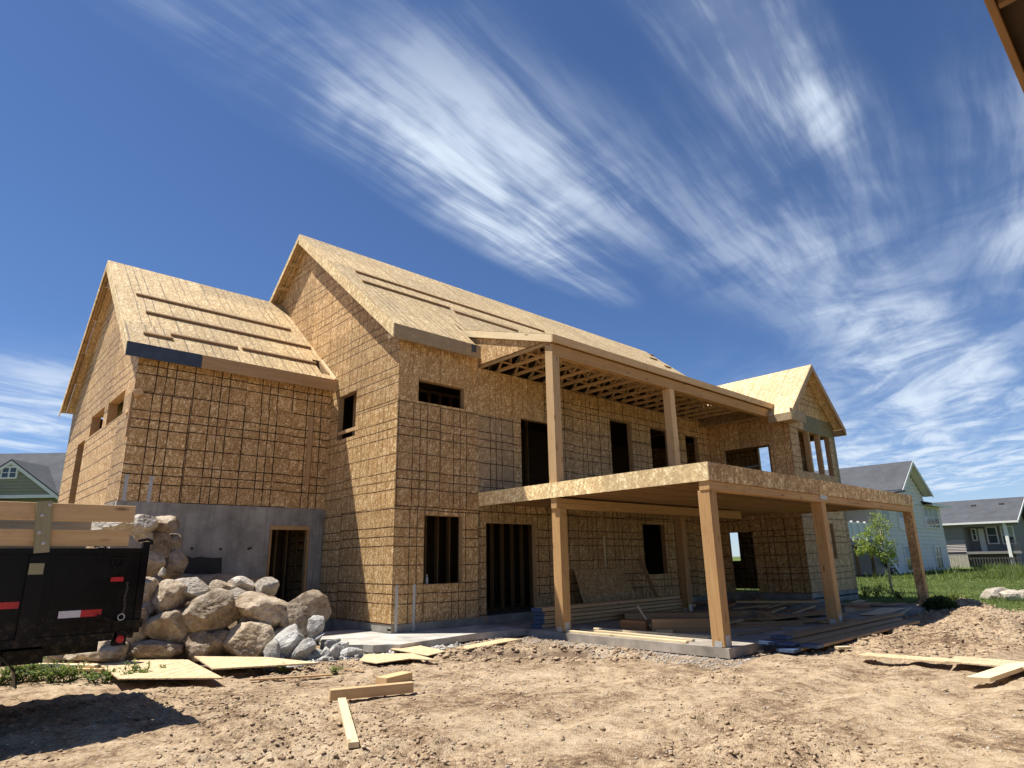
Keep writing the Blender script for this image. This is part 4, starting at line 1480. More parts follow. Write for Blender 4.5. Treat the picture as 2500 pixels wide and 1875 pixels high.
# rubble: each lump of broken concrete
for i, (x, y, hx, hy, tilt, lab) in enumerate([
        (390, 545, 122, 138, 0.25, 'biggest jagged lump of grey broken concrete'),
        (250, 605, 62, 72, -0.6, 'thin grey shard leaning left at the rubble edge'),
        (520, 605, 98, 62, -0.85, 'long grey slab of rubble standing on edge'),
        (660, 505, 100, 52, -0.25, 'flat grey slab on top of the rubble pile'),
        (742, 560, 88, 58, -0.45, 'grey slab of rubble sloping to the right'),
        (632, 398, 55, 82, 0.15, 'pointed grey shard at the peak of the rubble'),
        (592, 662, 60, 40, 0.0, 'low grey lump at the front of the rubble'),
        (930, 642, 95, 52, 0.0, 'round grey lump at the right end of the rubble'),
        (878, 562, 42, 36, 0.3, 'small grey lump beside the broken walk edge'),
        (812, 605, 52, 55, 0.0, 'dark grey lump in the shade of the rubble'),
        (652, 640, 40, 40, 0.0, 'small grey lump between the slabs of rubble'),
        (300, 662, 40, 26, 0.0, 'small grey chip at the left foot of the rubble'),
        (232, 688, 28, 14, 0.0, 'tiny grey chip lying on the plywood edge'),
        (720, 640, 45, 50, 0.2, 'dark grey lump under the sloping slab')]):
    u, v = Z25(x, y)
    p = on_face(u, v, Vector((-2.42, -1.25, 0)) + nW * (0.0 if y > 600 else 0.25), nW)
    k = depth(p) / FPX * 0.27125
    rock_at('rubble_lump', p, hx * k * 1.3, hy * k * 1.28, lab, 'rubble', RUBBLE, 60 + i, tilt, 'lumps of broken concrete by the walk', chunk=True)


# ================================================================== LOOSE TIMBER
def gpt(u, v, z=None):
    p = on_plane(u, v, 'z', GZ + 0.02 if z is None else z)
    if z is None:
        for _ in range(4):
            p = on_plane(u, v, 'z', gz(p.x, p.y) + 0.015)
    return p


def sheet(name, uvs, label, z=None, th=0.012, cat='plywood', mat_=None, col=None, bend=0.0, group=None):
    pts = [gpt(u, v, z) for u, v in uvs]
    c = sum(pts, Vector()) / len(pts)
    zz_ = max(p.z for p in pts) if z is None else z
    d = (pts[1] - pts[0])
    d.z = 0
    d.normalize()
    s = Vector((-d.y, d.x, 0))
    a = [(d.dot(p - c), s.dot(p - c)) for p in pts]
    if area(a) < 0:
        a.reverse()
    m = MB().prism([(q[0], q[1], 0) for q in a], (0, 0, th))
    o = m.build(name, mat_ or OSB_SCRAP, None, frame_mw((c.x, c.y, zz_), d, s, (0, 0, 1)), color=col or L(0.0, 0.7, 0.0))
    return tag(o, label, cat, group)


def stick(name, a, b, w, h, label, mat_=PALE, z=None, cat='board', group=None, lift=0.0, color=None):
    p, q = gpt(*a, z), gpt(*b, z)
    zz_ = max(p.z, q.z) if z is None else z
    p.z = q.z = zz_ + h / 2 + lift
    o = board(name, p, q, w, h, mat_, color=color)
    return tag(o, label, cat, group)


Z27 = lambda x, y: (1900 + x * 0.27125, 1450 + y * 0.27125)
Z21 = lambda x, y: (750 + x * 0.2953, 1150 + y * 0.2953)
Z22 = lambda x, y: (1300 + x * 0.27125, 1200 + y * 0.27125)
Z23 = lambda x, y: (1750 + x * 0.27125, 1200 + y * 0.27125)
sheet('plywood_sheet', [(226.5, 1613), (458, 1613), (545, 1658), (290, 1660)], 'bright strand-board sheet with three dark lines, leftmost on the ground', -0.10, 0.018, col=L(0.9, 0, 0))
sheet('plywood_sheet', [(473.6, 1605), (652, 1607), (780, 1621), (519, 1636)], 'dusty plywood sheet tilted in front of the boulders and rubble', -0.08, 0.02, col=L(0, 0, 0.1))
sheet('plywood_offcut', [Z25(1300, 592), Z25(1510, 548), Z25(1800, 612), Z25(1640, 652)], 'strand-board offcut nearest the concrete walk', -0.13, col=L(0, 0, 0.1))
sheet('plywood_offcut', [Z25(1020, 697), Z25(1180, 722), Z25(1480, 680), Z25(1720, 692), Z25(1500, 632), Z25(1080, 640)], 'muddy broken strand-board sheet right of the rubble', -0.14, col=L(0, 0, 0.3))
sheet('plywood_offcut', [Z21(1235, 1466), Z21(1335, 1478), Z21(1772, 1396), Z21(1640, 1390)], 'pale strip of plywood pointing at the first patio post', -0.12, 0.02, col=L(0, 0, 0))
stick('plank', Z24(50, 735), Z24(880, 748), 0.14, 0.035, 'yellow plank lying behind the weeds by the trailer', PALE, -0.10)
stick('plank', Z24(320, 775), Z24(935, 785), 0.10, 0.035, 'brown plank in front of the yellow plank', PINE, -0.14)
stick('timber_strip', Z25(40, 872), Z25(780, 832), 0.07, 0.02, 'thin weathered strip below the dusty plywood sheet', BROWN)
stick('timber_strip', Z25(880, 780), Z25(1060, 795), 0.03, 0.012, 'short sliver of wood above the loose block', BROWN)
stick('timber_block', Z25(1215, 925), Z25(1450, 858), 0.20, 0.11, 'chunky block of timber lying just behind the short beam', PINE, lift=-0.012)
stick('timber_beam', Z25(752, 1060), Z25(1500, 975), 0.10, 0.12, 'short square beam lying in front of the block', PINE)
stick('timber_offcut', Z25(860, 1140), Z25(970, 1478), 0.092, 0.045, 'bright yellow stud offcut pointing at the viewer', PALE)
sheet('plywood_strip', [Z27(720, 558), Z27(800, 536), Z27(1545, 590), Z27(1500, 622)], 'narrow strand-board strip with two joints, left of the pair at right', -0.10, 0.015, col=L(0.85, 0, 0))
sheet('plywood_strip', [Z27(1503, 616), Z27(1600, 570), Z27(2330, 628), Z27(2330, 690)], 'wider bright strand-board strip running out at the right', -0.085, 0.018, col=L(0.9, 0, 0))
sheet('plank', [Z27(1700, 785), Z27(1910, 797), Z27(2330, 650), Z27(2080, 660)], 'thick plank end in front of the bright strips', -0.11, 0.05, 'board', PALE)

# lumber stack with blue ends behind the first post
STK = thing('lumber_stack', 'stack of five long beams with blue ends beside the first patio post', 'lumber', (2.75, -1.8, ZS))
for k in range(5):
    x0_ = 2.72 + R(-0.04, 0.05)
    y_ = -1.66 + R(-0.015, 0.015)
    z_ = ZS + 0.045 + k * 0.087
    x1_ = 8.9 + R(-0.2, 0.1) - (0.5 if k > 3 else 0)
    b_ = board('beam', (x0_, y_, z_), (x1_, y_, z_), 0.29, 0.072, PINE, STK)
    MB().box((0, -0.147, -0.037), (0.06, 0.147, 0.037)).build('painted_end', BLUE_END, b_, Matrix.Translation((x0_ - 0.004, y_, z_)))
for y_, w_, z0_, n in ((-1.33, 0.3, ZS, 3), (-1.02, 0.28, ZS, 2)):
    t_ = thing('lumber_stack', ['low stack of three long boards against the blue-ended beams', 'low stack of two long boards nearest the rear wall'][0 if n == 3 else 1], 'lumber', (3.2, y_, ZS))
    for k in range(n):
        zz_ = z0_ + 0.04 + k * 0.075
        board('beam', (3.5 + R(-.1, .2), y_, zz_), (8.6 + R(-.3, .3), y_, zz_), w_, 0.07, PINE if k else BROWN, t_)
# blue-ended planks in front of the patio
for i, (x0_, x1_, y_, z_, lab) in enumerate([
        (3.25, 9.2, -6.70, ZS + 0.03, 'blue-ended plank nearest the patio edge, bottom of its pair'),
        (3.60, 9.7, -6.74, ZS + 0.085, 'blue-ended plank on top of its pair at the patio edge'),
        (3.05, 8.9, -7.10, -0.10, 'blue-ended plank lying flat on the dirt beside the pair'),
        (3.45, 8.8, -7.32, -0.055, 'outermost blue-ended plank on the dirt'),
        (3.30, 9.0, -6.98, -0.035, 'blue-ended plank slipped between the pair and the dirt planks')]):
    o = board('plank', (x0_, y_, z_), (x1_, y_ + R(-.05, .05), z_ + 0.0), 0.29, 0.045, BROWN)
    tag(o, lab, 'lumber', 'blue-ended planks by the patio')
    MB().box((0, -0.147, -0.0235), (0.28, 0.147, 0.0235)).build('painted_end', BLUE_END, o, Matrix.Translation((x0_ - 0.004, y_, z_)))
# sunlit laths along the slab edge
for a, b, w_, h_, lab, mm, lf in (
        ((300, 1262), (1395, 1366), 0.09, 0.038, 'longest sunlit stud along the patio edge', PALE, 0.0),
        ((440, 1250), (1450, 1350), 0.09, 0.038, 'sunlit stud lying just behind the longest one', PALE, 0.001),
        ((560, 1243), (1600, 1318), 0.09, 0.038, 'third stud half in the deck shadow', PALE, 0.0),
        ((1290, 1297), (1600, 1322), 0.14, 0.02, 'short pale board beside the corner post', PALE, 0.002)):
    stick('stud_length', Z22(*a), Z22(*b), w_, h_, lab, mm, ZS + 0.002, 'board', None, lf)
stick('timber_block', Z22(820, 1240), Z22(1050, 1252), 0.30, 0.20, 'reddish heavy timber block behind the sunlit studs', REDWOOD, ZS)
p, q = Vector(gpt(*Z22(1075, 1252), ZS)), Vector(gpt(*Z22(1010, 1225), ZS))
o = board('timber_offcut', p + Vector((0, 0, 0.05)), q + Vector((-0.05, 0.1, 0.42)), 0.09, 0.04, PALE, up=(0.6, -0.6, 0.5))
tag(o, 'pale stud offcut propped on the reddish block', 'board')
stick('timber_offcut', Z22(1120, 1268), Z22(1270, 1272), 0.20, 0.06, 'short pale block right of the propped offcut', PINE, ZS)
stick('engineered_beam', Z22(1080, 1262), Z22(1610, 1262), 0.40, 0.26, 'wide tan beam lying behind the corner post', BROWN, ZS)
stick('timber_offcut', Z22(830, 1150), Z22(1650, 1145), 0.5, 0.16, 'broad brown board pile in the middle of the patio', BROWN, ZS)
stick('plank', Z23(180, 1040), Z23(920, 1042), 0.14, 0.06, 'pale straight plank on the patio before the wing door', PINE, ZS, lift=0.12)
stick('plank', Z23(380, 1075), Z23(905, 1078), 0.25, 0.04, 'dark board under the pale straight plank', REDWOOD, ZS)
stick('plank', Z23(140, 1175), Z23(500, 1165), 0.20, 0.05, 'brown offcut left of the second front post', BROWN, ZS)
stick('plank', Z23(150, 1225), Z23(760, 1200), 0.22, 0.045, 'long brown plank crossing behind the corner post', BROWN, ZS)
stick('plank', Z23(170, 1300), Z23(560, 1245), 0.10, 0.04, 'narrow dark lath near the blue plank ends', BROWN, ZS)
stick('plank', Z23(140, 1120), Z23(280, 1128), 0.5, 0.14, 'short heap of brown boards behind the corner post', BROWN, ZS)
stick('plank', Z23(410, 1190), Z23(500, 1165), 0.16, 0.05, 'small brown offcut between the two front posts', BROWN, ZS)
sheet('plywood_offcut', [Z23(1275, 1112), Z23(1480, 1050), Z23(1720, 1050), Z23(1490, 1112)], 'strand-board sheet on the patio right of the second post', ZS + 0.02, col=L(0, 0, 0.2))
sheet('plywood_offcut', [Z23(1160, 1085), Z23(1140, 1025), Z23(1300, 1000), Z23(1390, 1070)], 'torn strand-board piece by the wing corner', ZS + 0.005, col=L(0, 0, 0.2))
sheet('plywood_offcut', [Z23(1180, 1000), Z23(1290, 975), Z23(1345, 985), Z23(1230, 1005)], 'small plywood scrap at the wing foundation', ZS + 0.004, col=L(0, 0, 0.1))
sheet('plywood_offcut', [Z23(1610, 1110), Z23(1740, 1045), Z23(1760, 1050), Z23(1640, 1120)], 'grey strip of board pointing at the boxed post', ZS + 0.01, col=L(0, 0, 0.9))
stick('timber_offcut', Z23(1080, 1440), Z23(1190, 1415), 0.12, 0.04, 'pale wood scrap poking out under the planks', PALE)
stick('timber_offcut', Z23(310, 1450), Z23(420, 1446), 0.10, 0.03, 'crumpled pale scrap below the blue ends', PALE)
used_ = set()
rr_ = random.Random(23)
for k in range(30):
    x_, y_ = rr_.uniform(4.2, 13.2), rr_.uniform(-5.9, -2.9)
    if k > 22:
        x_, y_ = rr_.uniform(9.5, 13.3), rr_.uniform(-3.2, -0.6)
    a_ = rr_.gauss(0.05, 0.5)
    l_ = rr_.choice((0.5, 0.8, 1.3, 1.9, 2.6)) * rr_.uniform(0.8, 1.2)
    w_, h_ = rr_.choice(((0.09, 0.04), (0.14, 0.04), (0.24, 0.045), (0.30, 0.02), (0.45, 0.013)))
    d_ = Vector((math.cos(a_), math.sin(a_), 0)) * l_ * 0.5
    z_ = ZS + h_ / 2 + 0.003 + 0.0012 * k + rr_.choice((0, 0, 0.04))
    m_c = rr_.choice((PINE, BROWN, BROWN, REDWOOD, STUD))
    o = board('timber_offcut', Vector((x_, y_, z_)) - d_, Vector((x_, y_, z_ + rr_.uniform(0, 0.05))) + d_, w_, h_, m_c)
    size_ = 'short' if l_ < 0.9 else ('long' if l_ > 1.7 else 'medium')
    shape_ = {0.09: 'narrow stud offcut', 0.14: 'plank offcut', 0.24: 'wide plank', 0.30: 'broad thin board', 0.45: 'plywood strip'}[w_]
    tone_ = {PINE: 'tan', BROWN: 'brown', REDWOOD: 'reddish', STUD: 'dull brown'}[m_c]
    marks = {'behind the corner post': (3.6, -5.2), 'beside the second front post': (7.3, -5.6), 'in the middle of the patio': (6.5, -4.0), 'beyond the second front post': (10.0, -5.2),
             'near the boxed post': (12.8, -5.2), 'by the wing wall': (12.8, -2.8), 'before the wing door': (12.6, -1.0), 'between inner post and wing door': (10.3, -1.8), 'towards the wing corner': (11.2, -3.8)}
    for near_ in sorted(marks, key=lambda q: (marks[q][0] - x_) ** 2 + (marks[q][1] - y_) ** 2):
        lab_ = f'{size_} {tone_} {shape_} on the patio {near_}'
        if lab_ not in used_:
            break
    used_.add(lab_)
    tag(o, lab_, 'board', 'scattered offcuts on the patio')
# leaning sheets
LEAN = Vector((0, -0.42, 1.18)).normalized()
m = MB().prism([(0, 0, 0), (2.35, 0, 0), (2.35, 0.55, 0), (2.0, 1.24, 0), (0, 1.24, 0)], (0, 0, 0.012))
o = m.build('plywood_sheet', OSB, None, frame_mw((5.75, -0.5, ZS), (1, 0, 0), Vector((0, 0.40, 1.17)).normalized(), Vector((1, 0, 0)).cross(Vector((0, 0.40, 1.17)).normalized())), color=L(0, 0, 0.2))
tag(o, 'brown strand-board sheet leaning on the rear wall under the deck', 'plywood')
o = board('plank', (9.0, -0.62, ZS + 0.02), (8.86, -0.04, 1.42), 0.12, 0.04, BROWN, up=(1, 0, 0))
tag(o, 'plank leaning on the wall behind the inner patio post', 'board')
o = board('plank', (-3.1, 2.7, 1.06), (-1.9, 2.55, 1.10), 0.3, 0.03, BROWN)
tag(o, 'weathered boards lying on the dirt terrace by the concrete wall', 'board')
stick('plank', Z8(640, 792), Z8(835, 800), 0.14, 0.03, 'white scrap board on top of the boulders', PALE, 1.02)

# ================================================================== TRAILER
BLACK = None
m_, t_ = mat('black_trailer_paint')
tc_ = t_.n('ShaderNodeTexCoord').outputs['Object']
n_d = t_.noise(tc_, 2.4, 5.0, 0.62, 0.4, dim='3D')
c_ = t_.mix(t_.m('MULTIPLY', t_.rng(n_d, 0.45, 0.75), 0.5), (0.005, 0.005, 0.0055), (0.020, 0.018, 0.016))
zz_t = t_.sep(tc_)[2]
spl = t_.m('MULTIPLY', t_.rng(zz_t, 1.05, 0.62), t_.rng(t_.noise(tc_, 16.0, 4.0, 0.7, dim='3D'), 0.50, 0.68))
c_ = t_.mix(t_.m('MULTIPLY', spl, 0.5), c_, (0.16, 0.12, 0.08))
scr = t_.noise(t_.mapping(tc_, scale=(2.0, 2.0, 30.0)), 1.0, 3.0, 0.6, dim='3D')
c_ = t_.mix(t_.m('MULTIPLY', t_.rng(scr, 0.70, 0.74), 0.35), c_, (0.10, 0.10, 0.10))
finish(t_, c_, t_.rng(n_d, 0.3, 0.7, 0.18, 0.45), 0.15)
BLACK = m_
RED = make_plain('red_reflector', (0.50, 0.012, 0.018), 0.35, 0.5, 0.2, 40)
WHITE_TAPE = make_plain('white_reflector', (0.62, 0.62, 0.64), 0.35, 0.5, 0.15, 40)
RUBBER = make_plain('tyre_rubber', (0.018, 0.018, 0.018), 0.85, 0.2, 0.3, 10)
TY, TF, TR, TL = -3.97, -1.50, -5.775, -10.2
TRL = thing('dump_trailer', 'black dump trailer with two pine boards raising its sides', 'trailer', (-8, -2.85, GZ))
for y_, s_ in ((TY, -1), (TF, 1)):
    a_, b_ = (y_, y_ + 0.045) if s_ < 0 else (y_ - 0.045, y_)
    sp = MB().box((TL, a_, 0.74), (TR - 0.06, b_, 1.565)).build('side_panel', BLACK, TRL)
    MB().box((TL, y_ - 0.035, 1.566), (TR, y_ + 0.06, 1.62)).build('top_rail', BLACK, TRL)
    MB().box((TL, y_ - 0.03, 0.66), (TR - 0.2, y_ + 0.08, 0.739)).build('bottom_rail', BLACK, TRL)
    for x_ in (-9.9, -8.95, -7.9, -6.86):
        m = MB()
        m.prism([(x_, y_ + s_ * 0.0, 0.72), (x_ + 0.155, y_, 0.72), (x_ + 0.155, y_, 1.55), (x_, y_, 1.55)], (0, s_ * 0.055, 0))
        m.build('rib', BLACK, TRL)
    for k, (z0_, z1_, xe) in enumerate(((1.905, 2.088, -5.957), (1.640, 1.815, -5.98))):
        yb_ = y_ + 0.019 if s_ < 0 else y_ - 0.019
        board('side_board', (TL + 0.1, yb_, (z0_ + z1_) / 2), (xe, yb_, (z0_ + z1_) / 2), 0.04, z1_ - z0_, PINE, TRL)
    for x_ in (-6.80, -8.85):
        sk = board('stake', (x_ + 0.03, y_ + s_ * 0.022, 1.575), (x_ - 0.02, y_ + s_ * 0.022, 2.10), 0.135, 0.042, TREATED, TRL, up=(0, s_, 0))
        for dz in (2.065, 1.955, 1.78, 1.67):
            MB().lathe((x_ - 0.0 + (0.03 if dz in (2.065, 1.67) else -0.02), y_ + s_ * 0.043, dz), (0, s_, 0), [(0, 0.018), (0.006, 0.018), (0.010, 0.009)], 10).build('bolt', STEEL, sk)
        MB().box((x_ - 0.055, min(y_ + s_ * 0.056, y_ + s_ * 0.066), 1.36), (x_ + 0.07, max(y_ + s_ * 0.056, y_ + s_ * 0.066), 1.47)).build('stake_end', TREATED, TRL)
MB().box((TL, TY + 0.09, 0.70), (TR - 0.06, TF - 0.09, 0.745)).build('bed_floor', BLACK, TRL)
MB().box((TL - 0.04, TY, 0.70), (TL, TF, 1.6)).build('front_panel', BLACK, TRL)
MB().box((TR - 0.055, TY + 0.07, 0.66), (TR - 0.02, TF - 0.07, 1.60)).build('tailgate', BLACK, TRL)
for y_ in (TY - 0.02, TF - 0.06):
    MB().box((TR - 0.058, y_, 0.72), (TR + 0.012, y_ + 0.085, 1.69)).build('corner_post', BLACK, TRL)
    MB().tube([(TR - 0.11, y_ + 0.02, 1.70), (TR - 0.02, y_ + 0.02, 1.72), (TR + 0.03, y_ + 0.02, 1.70), (TR + 0.035, y_ + 0.02, 1.66)], 0.016).build('hinge_pin', BLACK, TRL)
MB().box((TR - 0.26, TY - 0.055, 0.775), (TR + 0.03, TY + 0.02, 0.86)).build('latch_bracket', BLACK, TRL)
MB().bar((-6.19, TY - 0.05, 0.92), (-6.03, TY - 0.05, 0.855), 0.03, 0.045, up=(0, 1, 0)).build('latch_arm', BLACK, TRL)
MB().tube([(-5.965 + 0.032 * math.cos(a), TY - 0.065, 0.895 + 0.032 * math.sin(a)) for a in np.linspace(0, 2 * math.pi, 15)], 0.006, 6).build('latch_ring', STEEL, TRL)
MB().tube([(-6.13, TY - 0.02, 1.52), (-6.10, TY - 0.03, 1.43), (-6.06, TY - 0.03, 1.40), (-6.03, TY - 0.03, 1.44), (-6.00, TY - 0.02, 1.52), (-6.13, TY - 0.02, 1.52)], 0.011, 6).build('tie_loop', BLACK, TRL)
mk = MB().box((-6.105, TY - 0.022, 1.265), (-5.985, TY - 0.001, 1.312)).build('marker_light', RED, TRL)
MB().box((-6.53, TY - 0.004, 0.915), (-6.335, TY - 0.0008, 0.985)).build('reflector_strip', WHITE_TAPE, TRL)
MB().box((-6.334, TY - 0.004, 0.915), (-6.145, TY - 0.0008, 0.985)).build('reflector_strip', RED, TRL)
MB().box((-7.3, TY - 0.004, 1.035), (-6.875, TY - 0.0008, 1.10)).build('reflector_strip', RED, TRL)
for x_ in (-6.62, -6.02):
    MB().box((x_ - 0.006, TY - 0.007, 0.78), (x_ + 0.006, TY - 0.0006, 1.55)).build('weld_seam', BLACK, TRL)
MB().box((-6.69, TY - 0.012, 0.855), (-5.86, TY - 0.0006, 0.868)).build('pressed_line', BLACK, TRL)
for x_ in (-6.6, -6.35, -6.1):
    MB().lathe((x_, TY - 0.001, 0.80), (0, -1, 0), [(0, 0.012), (0.005, 0.011), (0.008, 0.005)], 10).build('rivet', BLACK, TRL)
# chain hanging at the rear
cm = MB()
pr = Vector((-5.945, TY - 0.035, 1.24))
for k in range(15):
    q = pr + Vector((math.sin(k * 0.7) * 0.006, 0, -0.021 * k))
    ang = (k % 2) * math.pi / 2
    ring = [(q.x + 0.010 * math.cos(a) * math.cos(ang), q.y + 0.010 * math.cos(a) * math.sin(ang), q.z + 0.016 * math.sin(a)) for a in np.linspace(0, 2 * math.pi, 9)]
    cm.tube(ring, 0.0035, 5)
cm.build('chain', make_plain('rusty_chain', (0.10, 0.085, 0.07), 0.6, 0.4, 0.3, 40), TRL)
lb = MB().box((-6.0, TY - 0.03, 0.60), (-5.88, TY + 0.08, 0.735)).build('tail_light', BLACK, TRL)
MB().lathe((-5.94, TY - 0.031, 0.665), (0, -1, 0), [(0, 0.04), (0.008, 0.038), (0.012, 0.02)], 18).build('lens', RED, lb)
for y_ in (TY + 0.55, TF - 0.6):
    MB().box((TL - 1.2, y_, 0.50), (TR - 0.25, y_ + 0.1, 0.66)).build('chassis_rail', BLACK, TRL)
MB().box((-6.9, TY + 0.35, 0.46), (-6.55, TF - 0.35, 0.60)).build('cross_member', BLACK, TRL)
for x_ in (-7.42, -8.30):
    for y_ in (TY + 0.02, TF - 0.24):
        wh = MB().lathe((x_, y_, GZ + 0.37), (0, 1, 0), [(0.0, 0.22), (0.0, 0.33), (0.03, 0.372), (0.19, 0.372), (0.22, 0.33), (0.22, 0.22)], 32).build('wheel', RUBBER, TRL, smooth=False)
        MB().lathe((x_, y_ + 0.01, GZ + 0.37), (0, 1, 0), [(0.0, 0.06), (0.01, 0.215), (0.19, 0.215), (0.2, 0.06)], 24).build('rim', STEEL, wh)
    MB().box((x_ - 0.05, TY + 0.24, GZ + 0.32), (x_ + 0.05, TF - 0.24, GZ + 0.42)).build('axle', BLACK, TRL)
for y_ in (TY - 0.16, TF - 0.12):
    m = MB()
    arc = [(-6.80, 0.30), (-6.83, 0.45), (-6.96, 0.60), (-7.25, 0.70), (-8.4, 0.70), (-8.66, 0.60), (-8.78, 0.42), (-8.8, 0.2)]
    for (xa, za), (xb, zb) in zip(arc[:-1], arc[1:]):
        m.hexa([(xa, y_, za), (xb, y_, zb), (xb, y_ + 0.28, zb), (xa, y_ + 0.28, za),
                (xa + (0.012 if abs(xa - xb) < .3 else 0), y_, za + 0.012), (xb, y_, zb + 0.012), (xb, y_ + 0.28, zb + 0.012), (xa, y_ + 0.28, za + 0.012)])
    m.build('fender', BLACK, TRL)
# coupling and jack
MB().bar((TL - 1.2, TY + 0.6, 0.56), (TL - 2.3, (TY + TF) / 2, 0.5), 0.09, 0.12).build('drawbar', BLACK, TRL)
MB().bar((TL - 1.2, TF - 0.55, 0.56), (TL - 2.3, (TY + TF) / 2, 0.5), 0.09, 0.12).build('drawbar', BLACK, TRL)
MB().tube([(TL - 2.0, (TY + TF) / 2, 1.0), (TL - 2.0, (TY + TF) / 2, GZ + 0.02)], 0.05).build('jack', BLACK, TRL)
# ================================================================== EAVE OF THE BUILDING BESIDE THE VIEWER
SOFFIT_SHADED = make_osb('shaded_soffit_board', lines=False, flake=0.5, mul=(0.22, 0.17, 0.13))  # strand board darkened: shade under the eave put into the colour
EV = thing('neighbour_eave', 'shaded strand-board eave with a timber edge jutting in at the top right corner', 'eave', (-3.5, -12.6, GZ))
EZ, EY = 4.2, -12.04
board('fascia_board', (-5.2, EY - 0.02, EZ + 0.06), (4.0, EY - 0.02, EZ + 0.06), 0.04, 0.14, SHADED_LUMBER, EV)
MB().box((0, 0, 0), (9.2, 0.62, 0.014)).build('soffit_panel', SOFFIT_SHADED, EV, Matrix.Translation((-5.2, EY - 0.66, EZ + 0.10)))
for k in range(9):
    board('lookout', (-5.0 + k * 1.0, EY - 0.64, EZ + 0.045), (-5.0 + k * 1.0, EY - 0.045, EZ + 0.045), 0.04, 0.10, SHADED_LUMBER, EV)
MB().box((-4.9, EY - 0.80, GZ - 0.2), (3.9, EY - 0.67, EZ + 0.12)).build('wall', SOFFIT_SHADED, EV)
MB().prism([(-5.2, EY + 0.005, EZ + 0.135), (-5.2, EY + 0.005, EZ + 0.15), (-5.2, EY - 1.6, EZ + 0.75), (-5.2, EY - 1.6, EZ + 0.735)], (9.2, 0, 0)).build('roof_panel', OSB_RIM, EV)

# ================================================================== NEIGHBOURING HOUSES
def shingle(name, col):
    m, t = mat(name)
    tc = t.n('ShaderNodeTexCoord').outputs['Object']
    n = t.noise(tc, 9.0, 4.0, 0.7, dim='3D')
    n2 = t.noise(tc, 0.8, 3.0, 0.6, dim='3D')
    f = t.m('ADD', t.m('MULTIPLY', n, 0.6), t.m('MULTIPLY', n2, 0.4))
    c = t.mix(t.rng(f, 0.3, 0.7), tuple(q * 0.6 for q in col), tuple(q * 1.4 for q in col))
    finish(t, c, 0.9, 0.15)
    return m


ROOF_GREY = shingle('grey_shingles', (0.085, 0.088, 0.096))
SAGE = make_plain('sage_siding', (0.76, 0.71, 0.64), 0.7, 0.3, 0.06, 2)
TRIM = make_plain('white_trim', (0.80, 0.77, 0.72), 0.6, 0.3, 0.05, 3)
GLASS = make_plain('window_glass', (0.035, 0.045, 0.055), 0.12, 0.6, 0.2, 1)
BLIND = make_plain('window_blind', (0.42, 0.44, 0.46), 0.6, 0.3, 0.05, 3)
GREYW = make_plain('taupe_siding', (0.235, 0.215, 0.20), 0.8, 0.25, 0.06, 2)
GREENW = make_plain('olive_siding', (0.30, 0.29, 0.20), 0.8, 0.25, 0.06, 2)
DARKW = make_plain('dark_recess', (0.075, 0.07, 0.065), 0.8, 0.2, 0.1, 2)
BROWNP = make_plain('stained_post', (0.20, 0.115, 0.06), 0.8, 0.2, 0.15, 6)


def siding(parent, O, ux, un, w, z0, z1, step, mat_, clipf=None):
    """lap boards, each its own wedge"""
    z = z0
    O, ux, un = Vector(O), Vector(ux), Vector(un)
    while z < z1 - 0.02:
        h = min(step, z1 - z)
        a, b = (0.0, w) if clipf is None else clipf(z + h * 0.5)
        if b - a > 0.05:
            m = MB().prism([(a, 0.0, 0), (a, -0.07, 0), (a, -0.006, h), (a, 0.0, h)], (b - a, 0, 0))
            m.build('siding_board', mat_, parent, frame_mw(O + Vector((0, 0, z)), ux, -un, (0, 0, 1)))
        z += step


def window(parent, O, ux, un, x0, x1, z0, z1, panes=2, blind=0.45, mull=True):
    O, ux, un = Vector(O), Vector(ux), Vector(un)
    M = frame_mw(O, ux, -un, (0, 0, 1))
    f = 0.12
    m = MB()
    y0, y1 = -0.115, 0.0
    m.box((x0 - f, y0, z0 - f), (x1 + f, y1, z0)).box((x0 - f, y0, z1), (x1 + f, y1, z1 + f))
    m.box((x0 - f, y0, z0), (x0, y1, z1)).box((x1, y0, z0), (x1 + f, y1, z1))
    w = (x1 - x0) / panes
    for k in range(1, panes):
        m.box((x0 + k * w - 0.06, y0 + 0.005, z0), (x0 + k * w + 0.06, y1, z1))
    fr = m.build('window', TRIM, parent, M)
    for k in range(panes):
        a, b = x0 + k * w + (0.06 if k else 0), x0 + (k + 1) * w - (0.06 if k < panes - 1 else 0)
        MB().box((a, -0.085, z0), (b, -0.080, z1)).build('pane', GLASS, fr, M)
        if blind:
            MB().box((a + 0.01, -0.092, z1 - (z1 - z0) * (blind + 0.12 * (k % 2))), (b - 0.01, -0.086, z1)).build('blind', BLIND, fr, M)
        MB().box((a, -0.106, (z0 + z1) / 2 - 0.025), (b, -0.094, (z0 + z1) / 2 + 0.025)).build('sash_bar', TRIM, fr, M)


sx = lambda x: -7.749 + (x + 7.749) * 1.25
sy = lambda y: -12.275 + (y + 12.275) * 1.25
sz = lambda z: 1.42 + (z - 1.42) * 1.25
